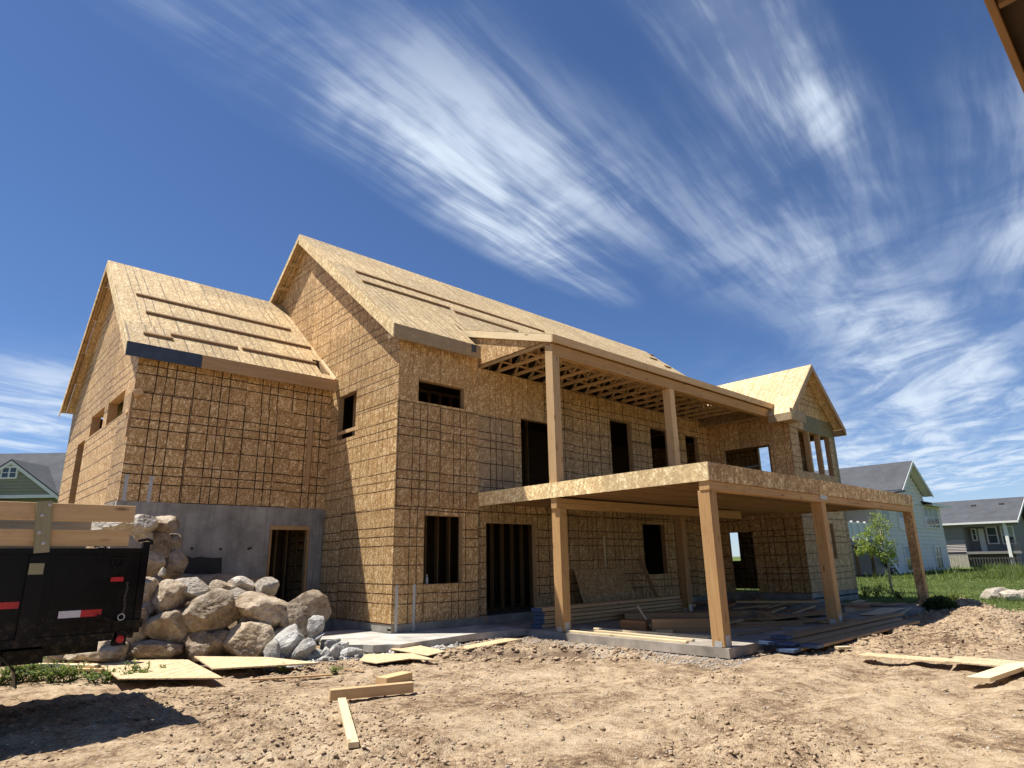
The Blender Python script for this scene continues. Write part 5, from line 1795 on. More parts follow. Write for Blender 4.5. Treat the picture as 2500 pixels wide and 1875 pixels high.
# --- sage house beyond the right wing
yA = sy(1.5)
A = thing('sage_house', 'pale sage two-storey house with grey roof and gable, left of the two at right', 'house', (sx(42), yA, GZ))
aL, aR = sx(35.3), sx(48.96)
zb, ze = -0.35, sz(4.66)
MB().box((aL, yA + 0.01, zb), (aR, yA + 11, ze)).build('wall', SAGE, A)
siding(A, (aL, yA, 0), (1, 0, 0), (0, -1, 0), aR - aL, zb + 0.45, ze, 0.33, SAGE)
MB().box((aL - 0.02, yA - 0.03, zb), (aR + 0.02, yA + 0.005, zb + 0.44)).build('foundation_band', TRIM, A)
for x0_, x1_, z0_, z1_, n, bl in ((44.55, 47.85, 3.14, 4.50, 3, 0.5), (38.98, 41.1, 2.92, 4.0, 2, 0.35), (35.8, 37.2, 2.95, 3.98, 1, 0.6), (38.98, 40.9, 0.32, 1.80, 2, 0.5),
                              (45.55, 46.9, 0.32, 1.78, 2, 0.0), (36.3, 37.3, 0.30, 1.3, 1, 0.3)):
    window(A, (0, yA - 0.03, 0), (1, 0, 0), (0, -1, 0), sx(x0_), sx(x1_), sz(z0_), sz(z1_), n, bl)
gxa, gl, gr, gza, gze = sx(42.25), sx(39.0), sx(45.6), sz(7.47), sz(5.32)
gm_ = MB().prism([(gl + 0.35, yA + 0.02, ze - 0.1), (gr - 0.35, yA + 0.02, ze - 0.1), (gr - 0.35, yA + 0.02, gze), (gxa, yA + 0.02, gza - 0.25), (gl + 0.35, yA + 0.02, gze)], (0, 0.2, 0))
gw = gm_.build('gable_wall', SAGE, A)
slope_ = (gza - gze) / (gxa - gl)
siding(A, (0, yA - 0.001, 0), (1, 0, 0), (0, -1, 0), 0, ze, gza - 0.35, 0.33, SAGE,
       clipf=lambda z: (max(gl + 0.4, gxa - (gza - 0.25 - z) / slope_ * 1.0), min(gr - 0.4, gxa + (gza - 0.25 - z) / slope_)))
window(A, (0, yA - 0.03, 0), (1, 0, 0), (0, -1, 0), gl + 1.0, gl + 3.2, sz(4.75), sz(5.15), 2, 0)
yf, yk = yA - 0.75, yA + 13
rl = MB()
for (xa, za, xb, zb_) in ((gl, gze, gxa, gza), (gr, gze, gxa, gza)):
    rl.hexa([(xa, yf, za - 0.02), (xb, yf, zb_ - 0.02), (xb, yk, zb_ - 0.02), (xa, yk, za - 0.02), (xa, yf, za + 0.1), (xb, yf, zb_ + 0.1), (xb, yk, zb_ + 0.1), (xa, yk, za + 0.1)])
# wide slope running on down to the left and the low hip at the right
rl.hexa([(gl - 7.5, yA - 0.9, ze - 0.1), (gl + 0.2, yA - 0.9, gze - 0.1), (gl + 0.2, yk, gze - 0.1), (gl - 7.5, yk, ze - 0.1),
         (gl - 7.5, yA - 0.9, ze + 0.02), (gl + 0.2, yA - 0.9, gze + 0.02), (gl + 0.2, yk, gze + 0.02), (gl - 7.5, yk, ze + 0.02)])
e_ = aR + 0.7
rl.hexa([(gr - 1.2, yA - 0.8, ze + 0.02), (e_, yA - 0.8, ze + 0.02), (e_ - 4.5, yA + 4.0, ze + 1.35), (gr - 1.2, yA + 4.0, ze + 1.35),
         (gr - 1.2, yA - 0.8, ze + 0.14), (e_, yA - 0.8, ze + 0.14), (e_ - 4.5, yA + 4.0, ze + 1.47), (gr - 1.2, yA + 4.0, ze + 1.47)])
rl.hexa([(e_, yA - 0.8, ze + 0.02), (e_, yA + 11, ze + 0.02), (e_ - 4.5, yA + 7, ze + 1.35), (e_ - 4.5, yA + 4, ze + 1.35),
         (e_, yA - 0.8, ze + 0.14), (e_, yA + 11, ze + 0.14), (e_ - 4.5, yA + 7, ze + 1.47), (e_ - 4.5, yA + 4, ze + 1.47)])
ra = rl.build('roof', ROOF_GREY, A)
for (xa, za, xb, zb_) in ((gl - 0.02, gze, gxa, gza), (gr + 0.02, gze, gxa, gza)):
    MB().prism([(xa, yf - 0.04, za - 0.24), (xb, yf - 0.04, zb_ - 0.24), (xb, yf - 0.04, zb_ + 0.06), (xa, yf - 0.04, za + 0.06)], (0, 0.035, 0)).build('rake_board', TRIM, ra)
for (xa, za, xb, zb_) in ((gl + 0.02, gze, gxa, gza), (gr - 0.02, gze, gxa, gza)):
    MB().hexa([(xa, yf, za - 0.07), (xb, yf, zb_ - 0.07), (xb, yA, zb_ - 0.07), (xa, yA, za - 0.07), (xa, yf, za - 0.03), (xb, yf, zb_ - 0.03), (xb, yA, zb_ - 0.03), (xa, yA, za - 0.03)]).build('soffit', SAGE, ra)
MB().box((gr - 1.0, yA - 0.86, ze - 0.12), (e_ + 0.04, yA - 0.8, ze + 0.13)).build('gutter', TRIM, ra)
MB().box((gr - 1.0, yA - 0.8, ze - 0.02), (e_, yA, ze + 0.015)).build('soffit', SAGE, ra)
# its deck, rail, stairs
dA, dB, dz = sx(29.8), sx(34.0), sz(2.12)
MB().box((dA, yA - 0.15, dz - 0.32), (dB, yA + 2.4, dz)).build('deck', GREYW, A)
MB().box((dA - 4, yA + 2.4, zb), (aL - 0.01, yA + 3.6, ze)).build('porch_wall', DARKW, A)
for x_ in np.linspace(dA + 0.1, dB - 0.1, 5):
    MB().box((x_ - 0.08, yA - 0.14, dz), (x_ + 0.08, yA + 0.02, dz + 1.35)).build('rail_post', TRIM, A)
for z_ in (0.12, 1.15):
    MB().box((dA, yA - 0.10, dz + z_), (dB, yA - 0.02, dz + z_ + 0.1)).build('rail', TRIM, A)
MB().box((dA, yA - 0.07, dz + 0.2), (dB, yA - 0.05, dz + 1.15)).build('privacy_panel', make_plain('frosted_panel', (0.50, 0.53, 0.54), 0.4, 0.4, 0.05, 2), A)
for x_ in (dA + 1.4, dB - 0.9):
    MB().box((x_, yA - 0.1, zb), (x_ + 0.2, yA + 0.1, dz - 0.32)).build('deck_post', BROWNP, A)
for y_ in (yA - 0.62, yA - 0.08):
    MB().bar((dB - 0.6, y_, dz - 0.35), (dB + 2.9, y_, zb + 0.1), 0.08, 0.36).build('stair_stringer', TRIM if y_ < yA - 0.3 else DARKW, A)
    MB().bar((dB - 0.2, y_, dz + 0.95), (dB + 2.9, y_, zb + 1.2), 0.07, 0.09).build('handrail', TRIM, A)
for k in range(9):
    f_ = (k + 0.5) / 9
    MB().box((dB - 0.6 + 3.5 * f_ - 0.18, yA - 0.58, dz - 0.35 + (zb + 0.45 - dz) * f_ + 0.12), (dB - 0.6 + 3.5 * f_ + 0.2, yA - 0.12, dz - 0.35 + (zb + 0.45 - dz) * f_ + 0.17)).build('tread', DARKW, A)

# --- taupe house at the far right
xB = sx(57)
B = thing('taupe_house', 'taupe house with grey roof, white porch post and dark porch at the right edge', 'house', (xB + 4, sy(0.5), GZ))
bY0, bY1 = sy(-1.85), sy(9)
bz, bze, bzr, bfl = -0.4, sz(3.62), sz(5.75), sz(1.38)
MB().box((xB + 2.2, bY0 + 1.2, bz), (xB + 12, bY1, bze + 0.3)).build('wall', GREYW, B)
MB().box((xB, sy(2.05), bz), (xB + 2.6, bY1, bze + 0.2)).build('wall', GREYW, B)
siding(B, (xB - 0.004, sy(3.4) + 3, 0), (0, -1, 0), (-1, 0, 0), sy(3.4) + 3 - sy(2.05), bfl, sz(2.37), 0.16, make_plain('pale_siding', (0.42, 0.36, 0.33), 0.8, 0.2, 0.05, 2))
MB().box((xB - 0.2, sy(-1.6), bfl - 0.25), (xB + 2.3, sy(2.06), bfl)).build('porch_floor', GREYW, B)
rb = MB()
xr = xB + 6.0
for s_ in (0, 1):
    xa = xB - 0.6 if s_ == 0 else xr + (xr - xB + 0.6)
    rb.hexa([(xa, bY0, bze), (xr, bY0, bzr), (xr, bY1, bzr), (xa, bY1, bze), (xa, bY0, bze + 0.14), (xr, bY0, bzr + 0.14), (xr, bY1, bzr + 0.14), (xa, bY1, bze + 0.14)])
rbo = rb.build('roof', ROOF_GREY, B)
for xa in (xB - 0.62, xr + (xr - xB + 0.62)):
    MB().prism([(xa, bY0 - 0.05, bze - 0.15), (xr, bY0 - 0.05, bzr - 0.15), (xr, bY0 - 0.05, bzr + 0.12), (xa, bY0 - 0.05, bze + 0.12)], (0, 0.045, 0)).build('rake_board', TRIM, rbo)
MB().box((xB - 0.72, bY0 - 0.05, bze - 0.06), (xB - 0.61, bY1, bze + 0.13)).build('gutter', TRIM, rbo)
for dy in (1.1, 3.6):
    yv = bY0 + dy + 0.5
    MB().box((xB + 3.9, yv, bze + (4.5 / 6.6) * (bzr - bze) + 0.12), (xB + 4.35, yv + 0.42, bze + (4.6 / 6.6) * (bzr - bze) + 0.30)).build('roof_vent', DARKW, rbo)
MB().prism([(xB + 0.2, bY0 + 1.19, bze), (xr + 5.5, bY0 + 1.19, bze), (xr, bY0 + 1.19, bzr - 0.1)], (0, 0.1, 0)).build('gable_wall', GREYW, B)
MB().box((xB - 0.3, sy(-1.0), bz), (xB - 0.02, sy(-0.78), bze)).build('porch_post', TRIM, B)
MB().box((xB - 0.25, sy(-1.8), bze - 0.32), (xB - 0.1, sy(2.0), bze)).build('porch_beam', GREYW, B)
window(B, (xB + 2.17, 0, 0), (0, -1, 0), (-1, 0, 0), -sy(0.70), -sy(0.10), sz(2.05), sz(3.3), 1, 0)
window(B, (xB + 2.17, 0, 0), (0, -1, 0), (-1, 0, 0), -sy(1.75), -sy(1.55), sz(2.35), sz(3.2), 1, 0)
window(B, (xB + 2.17, 0, 0), (0, -1, 0), (-1, 0, 0), -sy(-0.3), -sy(-1.0), sz(2.0), sz(3.3), 2, 0.5)
MB().box((xB + 2.1, sy(0.95), bfl), (xB + 2.19, sy(1.35), sz(3.25))).build('door', TRIM, B)
for z_ in (bfl + 0.1, bfl + 1.0):
    MB().box((xB - 0.2, sy(-1.6), z_), (xB - 0.13, sy(-0.9), z_ + 0.06)).build('rail', DARKW, B)
k = 0
y_ = sy(-1.6)
while y_ < sy(-0.95):
    MB().box((xB - 0.19, y_, bfl + 0.1), (xB - 0.15, y_ + 0.04, bfl + 1.0)).build('baluster', DARKW, B)
    y_ += 0.13
# board fence in front of it
FN = thing('board_fence', 'pale vertical board fence below the taupe porch', 'fence', (xB - 0.6, sy(2.6), GZ))
k = 0
y_ = sy(1.95)
FCOL = make_plain('pale_fence_board', (0.40, 0.36, 0.29), 0.85, 0.2, 0.12, 3)
while y_ < sy(3.6):
    MB().box((xB - 0.6 + (0.02 if k % 2 else 0), y_, bz), (xB - 0.57 + (0.02 if k % 2 else 0), y_ + 0.145, sz(1.1))).build('fence_board', FCOL, FN)
    y_ += 0.155
    k += 1
MB().box((xB - 0.566, sy(1.95), 0.6), (xB - 0.5, sy(3.6), 0.7)).build('fence_rail', FCOL, FN)
FD = thing('iron_fence', 'dark slatted fence under the taupe porch', 'fence', (xB - 0.4, sy(0.5), GZ))
y_ = sy(-1.5)
while y_ < sy(1.9):
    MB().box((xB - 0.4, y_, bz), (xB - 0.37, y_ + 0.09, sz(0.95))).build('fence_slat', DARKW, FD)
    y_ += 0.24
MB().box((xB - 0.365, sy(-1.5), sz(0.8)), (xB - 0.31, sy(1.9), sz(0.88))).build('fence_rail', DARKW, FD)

# --- olive house behind the trailer at the left
ax = Vector((0.75, -0.66, 0)).normalized()
ay = Vector((-ax.y, ax.x, 0))
OC = Vector((-2.954, 48.385, 0))
MC = frame_mw(OC, ax, ay, (0, 0, 1))
Cc = thing('olive_house', 'olive green house with grey roof and white gable trim behind the trailer', 'house', (OC.x, OC.y, 2.8))
MB().box((-9, 0.02, 1.5), (9, 10, 6.9)).build('wall', GREENW, Cc, MC)
siding(Cc, OC - ax * 9, ax, -ay, 18, 3.0, 6.6, 0.25, GREENW)
MB().hexa([(-9.5, -0.5, 6.7), (9.5, -0.5, 6.7), (9.5, 5.5, 10.75), (-9.5, 5.5, 10.75), (-9.5, -0.5, 6.85), (9.5, -0.5, 6.85), (9.5, 5.5, 10.9), (-9.5, 5.5, 10.9)]).build('roof', ROOF_GREY, Cc, MC)
gw_ = 0.70
MB().prism([(-3.6, -0.6, 6.7), (3.6, -0.6, 6.7), (0, -0.6, 9.2)], (0, 0.3, 0)).build('gable_wall', GREENW, Cc, MC)
siding(Cc, OC - ay * 0.6, ax, -ay, 0, 6.7, 8.25, 0.25, GREENW, clipf=lambda z: (-(9.15 - z) / gw_, (9.15 - z) / gw_))
MB().prism([(-1.15, -0.66, 8.40), (1.15, -0.66, 8.40), (0, -0.66, 9.18)], (0, 0.05, 0)).build('gable_panel', make_plain('cream_panel', (0.50, 0.46, 0.38), 0.8, 0.2, 0.05, 2), Cc, MC)
for s_ in (-1, 1):
    MB().prism([(s_ * 3.9, -0.78, 6.56), (0, -0.78, 9.27), (0, -0.78, 9.0), (s_ * 3.9, -0.78, 6.29)], (0, 0.12, 0)).build('rake_board', TRIM, Cc, MC)
    MB().hexa([(s_ * 4.0, -0.8, 6.5), (0, -0.8, 9.28), (0, 4.0, 9.28), (s_ * 4.0, 4.0, 6.5), (s_ * 4.0, -0.8, 6.6), (0, -0.8, 9.38), (0, 4.0, 9.38), (s_ * 4.0, 4.0, 6.6)]).build('roof', ROOF_GREY, Cc, MC)
window(Cc, OC - ay * 0.62, ax, -ay, -0.55, 0.45, 8.02, 8.72, 2, 0)
MB().prism([(-6.2, -1.4, 5.6), (-0.4, -1.4, 5.6), (-3.3, -1.4, 7.62)], (0, 0.5, 0)).build('gable_wall', GREENW, Cc, MC)
for s_ in (-1, 1):
    MB().prism([(-3.3 + s_ * 3.9, -1.56, 5.1), (-3.3, -1.56, 7.83), (-3.3, -1.56, 7.55), (-3.3 + s_ * 3.9, -1.56, 4.83)], (0, 0.14, 0)).build('rake_board', TRIM, Cc, MC)
    MB().hexa([(-3.3 + s_ * 4.0, -1.58, 5.05), (-3.3, -1.58, 7.84), (-3.3, 2.0, 7.84), (-3.3 + s_ * 4.0, 2.0, 5.05), (-3.3 + s_ * 4.0, -1.58, 5.15), (-3.3, -1.58, 7.94), (-3.3, 2.0, 7.94), (-3.3 + s_ * 4.0, 2.0, 5.15)]).build('roof', ROOF_GREY, Cc, MC)
MB().box((-9, -0.75, 6.46), (9, -0.5, 6.69)).build('gutter', TRIM, Cc, MC)

# ================================================================== PLANTS
def leaf_mat(name, lo, hi, trans=0.35):
    m, t = mat(name)
    tc = t.n('ShaderNodeTexCoord').outputs['Object']
    n = t.noise(tc, 3.5, 3.0, 0.6, dim='3D')
    c = t.mix(t.rng(n, 0.3, 0.7), lo, hi)
    d = t.n('ShaderNodeBsdfPrincipled', {'Base Color': c, 'Roughness': 0.6, 'Specular IOR Level': 0.3})
    tr = t.n('ShaderNodeBsdfTranslucent', {'Color': t.mix(0.5, c, (0.5, 0.6, 0.1))})
    ms = t.n('ShaderNodeMixShader', {0: trans, 1: d.outputs[0], 2: tr.outputs[0]})
    o = t.n('ShaderNodeOutputMaterial')
    t.t.links.new(ms.outputs[0], o.inputs[0])
    return m


LEAF = leaf_mat('sapling_leaf', (0.16, 0.23, 0.035), (0.36, 0.42, 0.09))
WEED = leaf_mat('weed_leaf', (0.055, 0.10, 0.025), (0.14, 0.20, 0.055))
SHRUB = leaf_mat('shrub_leaf', (0.018, 0.040, 0.014), (0.045, 0.085, 0.025), 0.2)
GRASSM = leaf_mat('grass_blade', (0.065, 0.10, 0.024), (0.17, 0.20, 0.065))
BARK = make_plain('pale_bark', (0.27, 0.235, 0.19), 0.9, 0.2, 0.3, 20)


def leaf(m, p, d, n, ln, w):
    """folded diamond leaf"""
    d, n = d.normalized(), n.normalized()
    s = d.cross(n).normalized()
    k = len(m.v)
    n2 = s.cross(d)
    m.v += [tuple(p), tuple(p + d * ln * 0.45 + s * w + n2 * w * 0.35), tuple(p + d * ln), tuple(p + d * ln * 0.45 - s * w + n2 * w * 0.35)]
    m.f += [(k, k + 1, k + 2), (k, k + 2, k + 3)]


def rv(r_):
    return Vector((r_.gauss(0, 1), r_.gauss(0, 1), r_.gauss(0, 1))).normalized()


def sapling():
    base = on_plane(2180, 1445, 'z', -0.12)
    dp = depth(base)
    k = dp / FPX
    rt = Vector((R0.x, R0.y, 0))
    P = lambda u, v, back=0.0: base + rt * ((u - 2180) * k * 1.0 + 0.198 * (1445 - v) * k * 0.72) + Vector((0, 0, (1445 - v) * k)) + FWD * back
    T = thing('sapling', 'young tree with bright green leaves standing between the wing and boxed post', 'tree', base)
    r_ = random.Random(3)
    tm = MB()
    tm.tube([base - Vector((0, 0, 0.2)), P(2174, 1420), P(2172, 1390), P(2166, 1360), P(2158, 1330), P(2152, 1290)], [0.055, 0.05, 0.045, 0.038, 0.028, 0.012], 8)
    limbs = [((2168, 1372), (2125, 1345), 0.2), ((2166, 1362), (2195, 1330), -0.2), ((2160, 1340), (2135, 1300), -0.3), ((2158, 1328), (2175, 1285), 0.25), ((2168, 1378), (2190, 1362), 0.3), ((2163, 1350), (2112, 1330), -0.15)]
    for a, b, bk in limbs:
        tm.tube([P(*a), (P(*a) + P(*b, bk)) * 0.5 + Vector((0, 0, 0.05)), P(*b, bk)], [0.022, 0.014, 0.006], 6)
    tm.build('trunk', BARK, T, smooth=True)
    lm = MB()
    clumps = [(2160, 1268, 20, 0.1), (2172, 1285, 18, -0.1), (2148, 1285, 18, 0.2), (2165, 1305, 20, 0), (2150, 1318, 14, -0.2), (2132, 1305, 14, 0.1), (2122, 1318, 20, 0.2), (2115, 1338, 20, -0.1), (2135, 1340, 16, 0.2),
              (2160, 1335, 20, 0.1), (2178, 1332, 16, -0.2), (2188, 1350, 15, 0.1), (2165, 1358, 20, -0.1), (2148, 1352, 14, 0.2), (2180, 1368, 15, 0), (2196, 1358, 10, 0.2), (2108, 1350, 10, 0)]
    for u, v, rr_, bk in clumps:
        c = P(u - 8, v, bk)
        for _ in range(95):
            o_ = rv(r_) * (r_.random() ** 0.5) * rr_ * k
            o_.z *= 0.85
            leaf(lm, c + o_, rv(r_) + Vector((0, 0, -0.2)), rv(r_) + Vector((0, 0, 1.2)), r_.uniform(0.07, 0.13), r_.uniform(0.022, 0.04))
    lm.build('crown', LEAF, T)


sapling()


def shrub(c, r, n, label, seed=1, mat_=SHRUB, flat=0.8):
    r_ = random.Random(seed)
    T = thing('shrub', label, 'shrub', c)
    m = MB()
    for _ in range(n):
        d = rv(r_)
        d.z = abs(d.z)
        p = Vector(c) + Vector((d.x, d.y, d.z * flat)) * r * r_.uniform(0.72, 1.06) * (1 + 0.14 * mn.noise(d * 3))
        leaf(m, p, rv(r_) + d, d + rv(r_) * 0.5, r_.uniform(0.05, 0.09), r_.uniform(0.015, 0.028))
    m.build('foliage', mat_, T)
    s_ = MB()
    for k in range(7):
        d = rv(r_)
        d.z = abs(d.z) + 0.3
        s_.tube([Vector(c) - Vector((0, 0, 0.1)), Vector(c) + d.normalized() * r * 0.7], [0.02, 0.005], 5)
    s_.build('stem', BARK, T)


c = on_plane(2296, 1483, 'z', gz(14.7, -6.4))
shrub((c.x, c.y, c.z - 0.05), 0.38, 2200, 'dark green rounded shrub right of the boxed patio post')


def weed(c, h, n, label, seed, group, mat_=WEED, spread=0.5, size=0.05):
    r_ = random.Random(seed)
    T = thing('weed', label, 'weed', c, group)
    m, s_ = MB(), MB()
    c = Vector(c)
    for _ in range(n):
        top = c + Vector((r_.gauss(0, spread * 0.5), r_.gauss(0, spread * 0.5), h * r_.uniform(0.45, 1.0)))
        mid = (c + top) * 0.5 + Vector((r_.gauss(0, 0.03), r_.gauss(0, 0.03), h * 0.12))
        s_.tube([c + Vector((r_.gauss(0, 0.05), r_.gauss(0, 0.05), -0.03)), mid, top], [0.006, 0.004, 0.002], 4)
        for q in range(13):
            f_ = (q + 2) / 14
            p = (c.lerp(mid, f_ * 2) if f_ < 0.5 else mid.lerp(top, f_ * 2 - 1))
            d = rv(r_)
            d.z = abs(d.z) * 0.6
            leaf(m, p, d, Vector((0, 0, 1)) + rv(r_) * 0.4, size * r_.uniform(0.7, 1.4), size * r_.uniform(0.22, 0.36))
    m.build('leaves', mat_, T)
    s_.build('stems', mat_, T)


wl_ = [((8, 1668), 0.34, 26, 'tall leafy weed clump at the left picture edge beside the fender', 0.5), ((45, 1664), 0.36, 26, 'leafy weed clump second from the left, by the fender', 0.5),
       ((82, 1662), 0.30, 20, 'leafy weed clump in front of the plank end', 0.4), ((120, 1664), 0.22, 12, 'dark leaved weed before the yellow plank', 0.22),
       ((150, 1662), 0.26, 16, 'weed clump beside the pale flat stone', 0.35), ((178, 1658), 0.24, 14, 'weed left of the bright plywood sheet', 0.3),
       ((225, 1663), 0.16, 12, 'low weed at the near corner of the bright sheet', 0.3), ((262, 1664), 0.20, 12, 'weed sprig in front of the bright sheet, left one', 0.22),
       ((312, 1662), 0.28, 14, 'taller weed in front of the middle of the bright sheet', 0.26), ((345, 1660), 0.22, 10, 'weed sprig in front of the bright sheet, right one', 0.2),
       ((385, 1652), 0.18, 7, 'thin weed at the right corner of the bright sheet', 0.15), ((692, 1640), 0.16, 6, 'single green sprig at the dusty plywood edge', 0.1),
       ((816, 1642), 0.10, 6, 'tiny weed below the rubble pile', 0.14)]
for i, (uv, h, n, lab, spd) in enumerate(wl_):
    p = gpt(*uv)
    weed((p.x, p.y, gz(p.x, p.y)), h, n, lab, 100 + i, 'weeds growing by the trailer', spread=spd)
for i, (uv, h, n, lab) in enumerate([((2335, 1482), 0.25, 10, 'weed in the soil right of the dark shrub'), ((2110, 1458), 0.5, 16, 'tall weed clump at the wing corner'),
                                  ((2140, 1458), 0.45, 16, 'weed clump left of the sapling foot'), ((2150, 1440), 0.5, 14, 'weed clump behind the sapling foot'),
                                  ((2200, 1462), 0.3, 14, 'low weeds right of the sapling foot')]):
    p = on_plane(*uv, 'z', -0.15)
    weed((p.x, p.y, gz(p.x, p.y)), h, n, lab, 140 + i, 'weeds beyond the patio', GRASSM, 0.6, 0.09)
# white-topped stones in the grass
for i, (u, v, w_, h_, lab) in enumerate([(2432, 1452, 0.55, 0.26, 'long pale rock in the grass, left of the three'), (2472, 1455, 0.42, 0.22, 'pale rock in the grass, middle of the three'), (2500, 1455, 0.35, 0.24, 'pale rock in the grass at the picture edge')]):
    p = on_plane(u, v, 'z', -0.08)
    rock_at('rock', (p.x, p.y, p.z), w_, h_, lab, 'rock', ROCK_PALE, 200 + i, sub=4)


def grass():
    r_ = np.random.default_rng(4)
    vs, fs = [], []

    def add(n, x0, x1, y0, y1, h0, h1, w, dens=None):
        x, y = r_.uniform(x0, x1, n), r_.uniform(y0, y1, n)
        if dens is not None:
            keep = dens(x, y) > r_.random(n)
            x, y = x[keep], y[keep]
        n = len(x)
        z = ground_h(x, y)
        a = r_.uniform(0, 2 * np.pi, n)
        h = r_.uniform(h0, h1, n)
        lx, ly = r_.normal(0, 0.4, n) * h, r_.normal(0, 0.4, n) * h
        b = np.stack([np.stack([x - np.cos(a) * w, y - np.sin(a) * w, z - 0.02], -1), np.stack([x + np.cos(a) * w, y + np.sin(a) * w, z - 0.02], -1),
                      np.stack([x + lx, y + ly, z + h], -1)], 1)
        vs.append(b.reshape(-1, 3))
    lawn = lambda x, y: sstep(14.6, 16.0, x + (fbm(x * .55, y * .55, 8) - 0.5) * 3.0)
    add(42000, 14.5, 34, -14, 4.5, 0.03, 0.10, 0.012, lawn)
    add(16000, 34, 58, -14, 6, 0.05, 0.13, 0.03)
    add(7000, 15.0, 30, -14, 4.5, 0.10, 0.28, 0.014, lambda x, y: lawn(x, y) * sstep(0.52, 0.62, fbm(x * .8, y * .8, 18)))
    # rank growth before the far houses
    add(15000, 33, 66, -10, 3.0, 0.2, 0.75, 0.03, lambda x, y: sstep(0.44, 0.54, fbm(x * .22, y * .22, 28)) * sstep(36, 40, x + y * .5))
    v = np.concatenate(vs)
    me = bpy.data.meshes.new('grass')
    n = len(v) // 3
    me.vertices.add(len(v))
    me.vertices.foreach_set('co', v.ravel())
    me.loops.add(len(v))
    me.loops.foreach_set('vertex_index', np.arange(len(v)))
    me.polygons.add(n)
    me.polygons.foreach_set('loop_start', np.arange(0, len(v), 3))
    me.polygons.foreach_set('loop_total', np.full(n, 3))
    me.update(calc_edges=True)
    me.materials.append(GRASSM)
    o = bpy.data.objects.new('grass', me)
    link(o)
    tag(o, 'green lawn and rough grass beyond the building plot', 'grass', kind='stuff')


grass()


# clods and pebbles on the bare dirt
def scatter(name, n, boxes, smin, smax, mat_, seed, label, cat, keepf=None, flat=0.65, power=2.5):
    r_ = np.random.default_rng(seed)
    v0, f0 = ICO[1] if n > 9000 else ICO[2]
    f0 = np.array(f0)
    X, Y = [], []
    tot = sum((b[1] - b[0]) * (b[3] - b[2]) * b[4] for b in boxes)
    for b in boxes:
        k = int(n * (b[1] - b[0]) * (b[3] - b[2]) * b[4] / tot)
        X.append(r_.uniform(b[0], b[1], k))
        Y.append(r_.uniform(b[2], b[3], k))
    X, Y = np.concatenate(X), np.concatenate(Y)
    if keepf is not None:
        kp = keepf(X, Y) > r_.random(len(X))
        X, Y = X[kp], Y[kp]
    n = len(X)
    S = smin + (smax - smin) * r_.random(n) ** power
    Z = ground_h(X, Y) + S * 0.15
    base = v0[None] * (1 + r_.normal(0, 0.30, (n, len(v0), 1)))
    sc = np.stack([r_.uniform(0.7, 1.35, n), r_.uniform(0.7, 1.35, n), r_.uniform(flat * 0.6, flat * 1.2, n)], -1)
    base = base * sc[:, None] * S[:, None, None]
    a = r_.uniform(0, 2 * np.pi, n)
    ca, sa = np.cos(a)[:, None], np.sin(a)[:, None]
    bx, by = base[..., 0] * ca - base[..., 1] * sa, base[..., 0] * sa + base[..., 1] * ca
    v = np.stack([bx + X[:, None], by + Y[:, None], base[..., 2] + Z[:, None]], -1).reshape(-1, 3)
    f = (f0[None] + (np.arange(n) * len(v0))[:, None, None]).reshape(-1, 3)
    me = bpy.data.meshes.new(name)
    me.vertices.add(len(v))
    me.vertices.foreach_set('co', v.ravel())
    me.loops.add(f.size)
    me.loops.foreach_set('vertex_index', f.ravel())
    me.polygons.add(len(f))
    me.polygons.foreach_set('loop_start', np.arange(0, f.size, 3))
    me.polygons.foreach_set('loop_total', np.full(len(f), 3))
    me.update(calc_edges=True)
    me.materials.append(mat_)
    o = bpy.data.objects.new(name, me)
    link(o)
    tag(o, label, cat, kind='stuff')


def soil(name, lo, hi):
    m, t = mat(name)
    tc = t.n('ShaderNodeTexCoord').outputs['Object']
    n = t.noise(tc, 5.0, 4.0, 0.65)
    n2 = t.noise(tc, 40.0, 2.0, 0.6, dim='3D')
    c = t.mix(t.rng(t.m('ADD', t.m('MULTIPLY', n, 0.5), t.m('MULTIPLY', n2, 0.5)), 0.35, 0.65), lo, hi)
    finish(t, c, 0.95, 0.1)
    return m


GRAV = soil('gravel_chips', (0.22, 0.19, 0.155), (0.50, 0.46, 0.40))
SOIL = soil('crumbled_soil', (0.22, 0.15, 0.092), (0.52, 0.39, 0.255))
PEB = soil('pebbles', (0.28, 0.23, 0.17), (0.62, 0.56, 0.47))
not_slab = lambda x, y: 1 - ((x > 2.3) & (x < 14.1) & (y > -6.5)) * 1.0 - ((x > -1.6) & (x < 2.5) & (y > -1.6) & ~((x > 2.3) & (y > -6.5))) * 1.0
churn_k = lambda x, y: np.clip(not_slab(x, y), 0, 1) * (0.10 + 0.9 * sstep(0.46, 0.64, fbm(x * 0.42 + 5, y * 0.42, 33, 3)))
scatter('dirt_clods', 40000, [(-7.5, 4, -11, -2.2, 1.5), (-5, 2.4, -4.5, -1.0, 1.5), (4, 15, -11, -6.6, 0.7)], 0.005, 0.028, SOIL, 1, 'crumbled clods of dry soil all over the bare plot', 'soil', churn_k)
scatter('pebbles', 9500, [(-7.5, 4, -11, -2.2, 1.0), (-3, 2.4, -5.5, -1.4, 2.0), (4, 15, -11, -6.6, 0.5)], 0.004, 0.015, PEB, 2, 'pale pebbles strewn over the bare dirt', 'pebbles', lambda x, y: np.clip(not_slab(x, y), 0, 1))
scatter('gravel', 2000, [(1.2, 2.46, -6.9, -1.7, 1.0), (-2.0, 1.2, -2.0, -1.35, 1.2), (2.4, 4.0, -6.75, -6.4, 1.0)], 0.006, 0.022, GRAV, 3, 'grey crushed gravel along the patio and walk edges', 'gravel', None, 0.8, 1.5)
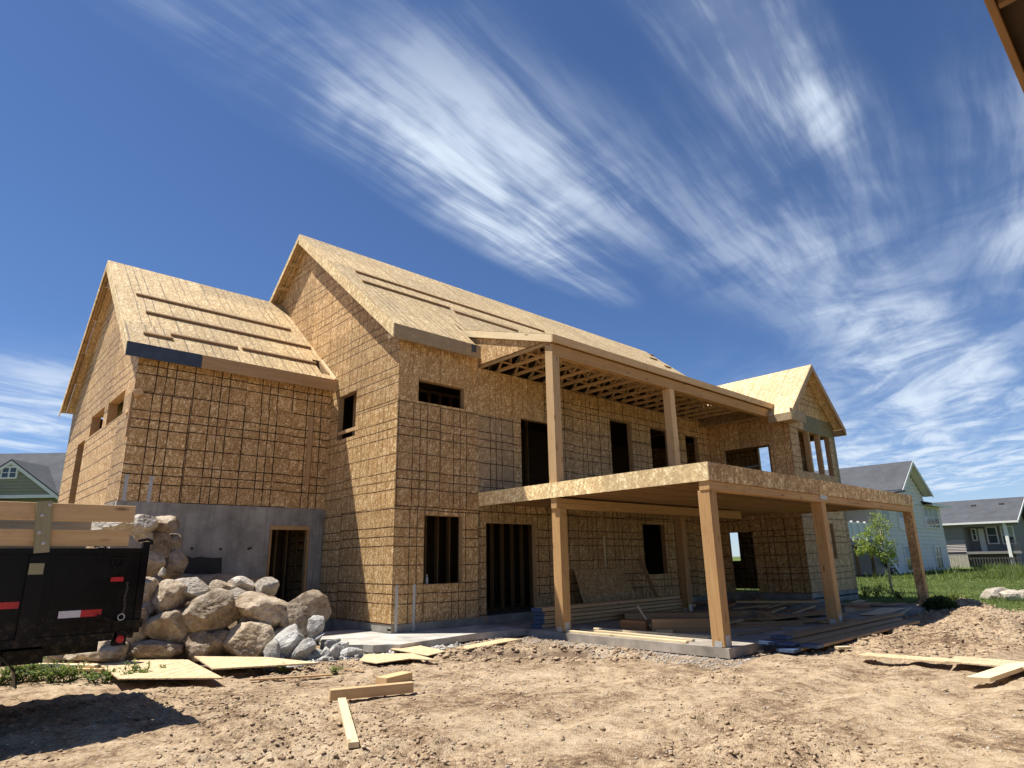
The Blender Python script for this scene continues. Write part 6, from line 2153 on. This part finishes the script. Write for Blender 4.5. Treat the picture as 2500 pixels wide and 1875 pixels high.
hol = lambda x, y: np.exp(-((np.hypot(((x - .45) * .62 - (y + 4) * .78) / 1.5, ((x - .45) * .78 + (y + 4) * .62) / 0.65) - 1.1) / 0.2) ** 2)
scatter('spoil_clods', 8000, [(-1.5, 2.4, -5.6, -2.4, 1.0), (4, 16, -9.5, -6.7, 0.35)], 0.012, 0.05, SOIL, 5, 'larger clods of soil thrown up round the scraped hollow', 'soil',
        lambda x, y: np.where(x < 3, hol(x, y) * 0.8, 0.5) * np.clip(not_slab(x, y), 0, 1))

# ================================================================== SMALL THINGS IN THE OPENINGS
JUG = make_plain('pale_plastic', (0.62, 0.68, 0.76), 0.45, 0.4, 0.06, 20)
p = on_plane(1284, 1178, 'y', 0.10)
J = thing('jug', 'pale plastic jug standing in the upper doorway beside the porch post', 'jug', (p.x, 0.10, 3.035))
MB().lathe((p.x, 0.10, 3.035), (0, 0, 1), [(0.0, 0.068), (0.012, 0.075), (0.17, 0.075), (0.225, 0.035), (0.24, 0.026)], 16).build('body', JUG, J, smooth=True)
MB().lathe((p.x, 0.10, 3.275), (0, 0, 1), [(0.0, 0.03), (0.025, 0.03)], 12).build('cap', BLUE_END, J)
p = on_plane(1042, 1420, 'y', 0.07)
Bt = thing('bottle', 'small clear drinking bottle on the sill of the lower left window', 'bottle', (p.x, 0.07, 0.917))
CLEAR = make_plain('bottle_plastic', (0.30, 0.34, 0.37), 0.15, 0.6, 0.1, 20)
MB().lathe((p.x, 0.07, 0.918), (0, 0, 1), [(0.0, 0.030), (0.01, 0.033), (0.13, 0.033), (0.17, 0.016), (0.19, 0.013)], 14).build('body', CLEAR, Bt, smooth=True)
MB().lathe((p.x, 0.07, 1.109), (0, 0, 1), [(0.0, 0.015), (0.018, 0.015)], 10).build('cap', TRIM, Bt)

# chips broken off the old concrete round the pile
scatter('rubble_chips', 900, [(-3.3, -1.3, -1.75, -0.75, 1.0), (-1.5, 0.6, -2.05, -1.5, 0.5)], 0.012, 0.06, RUBBLE, 9, 'small grey chips of broken concrete round the rubble pile', 'rubble', None, 0.8, 2.0)
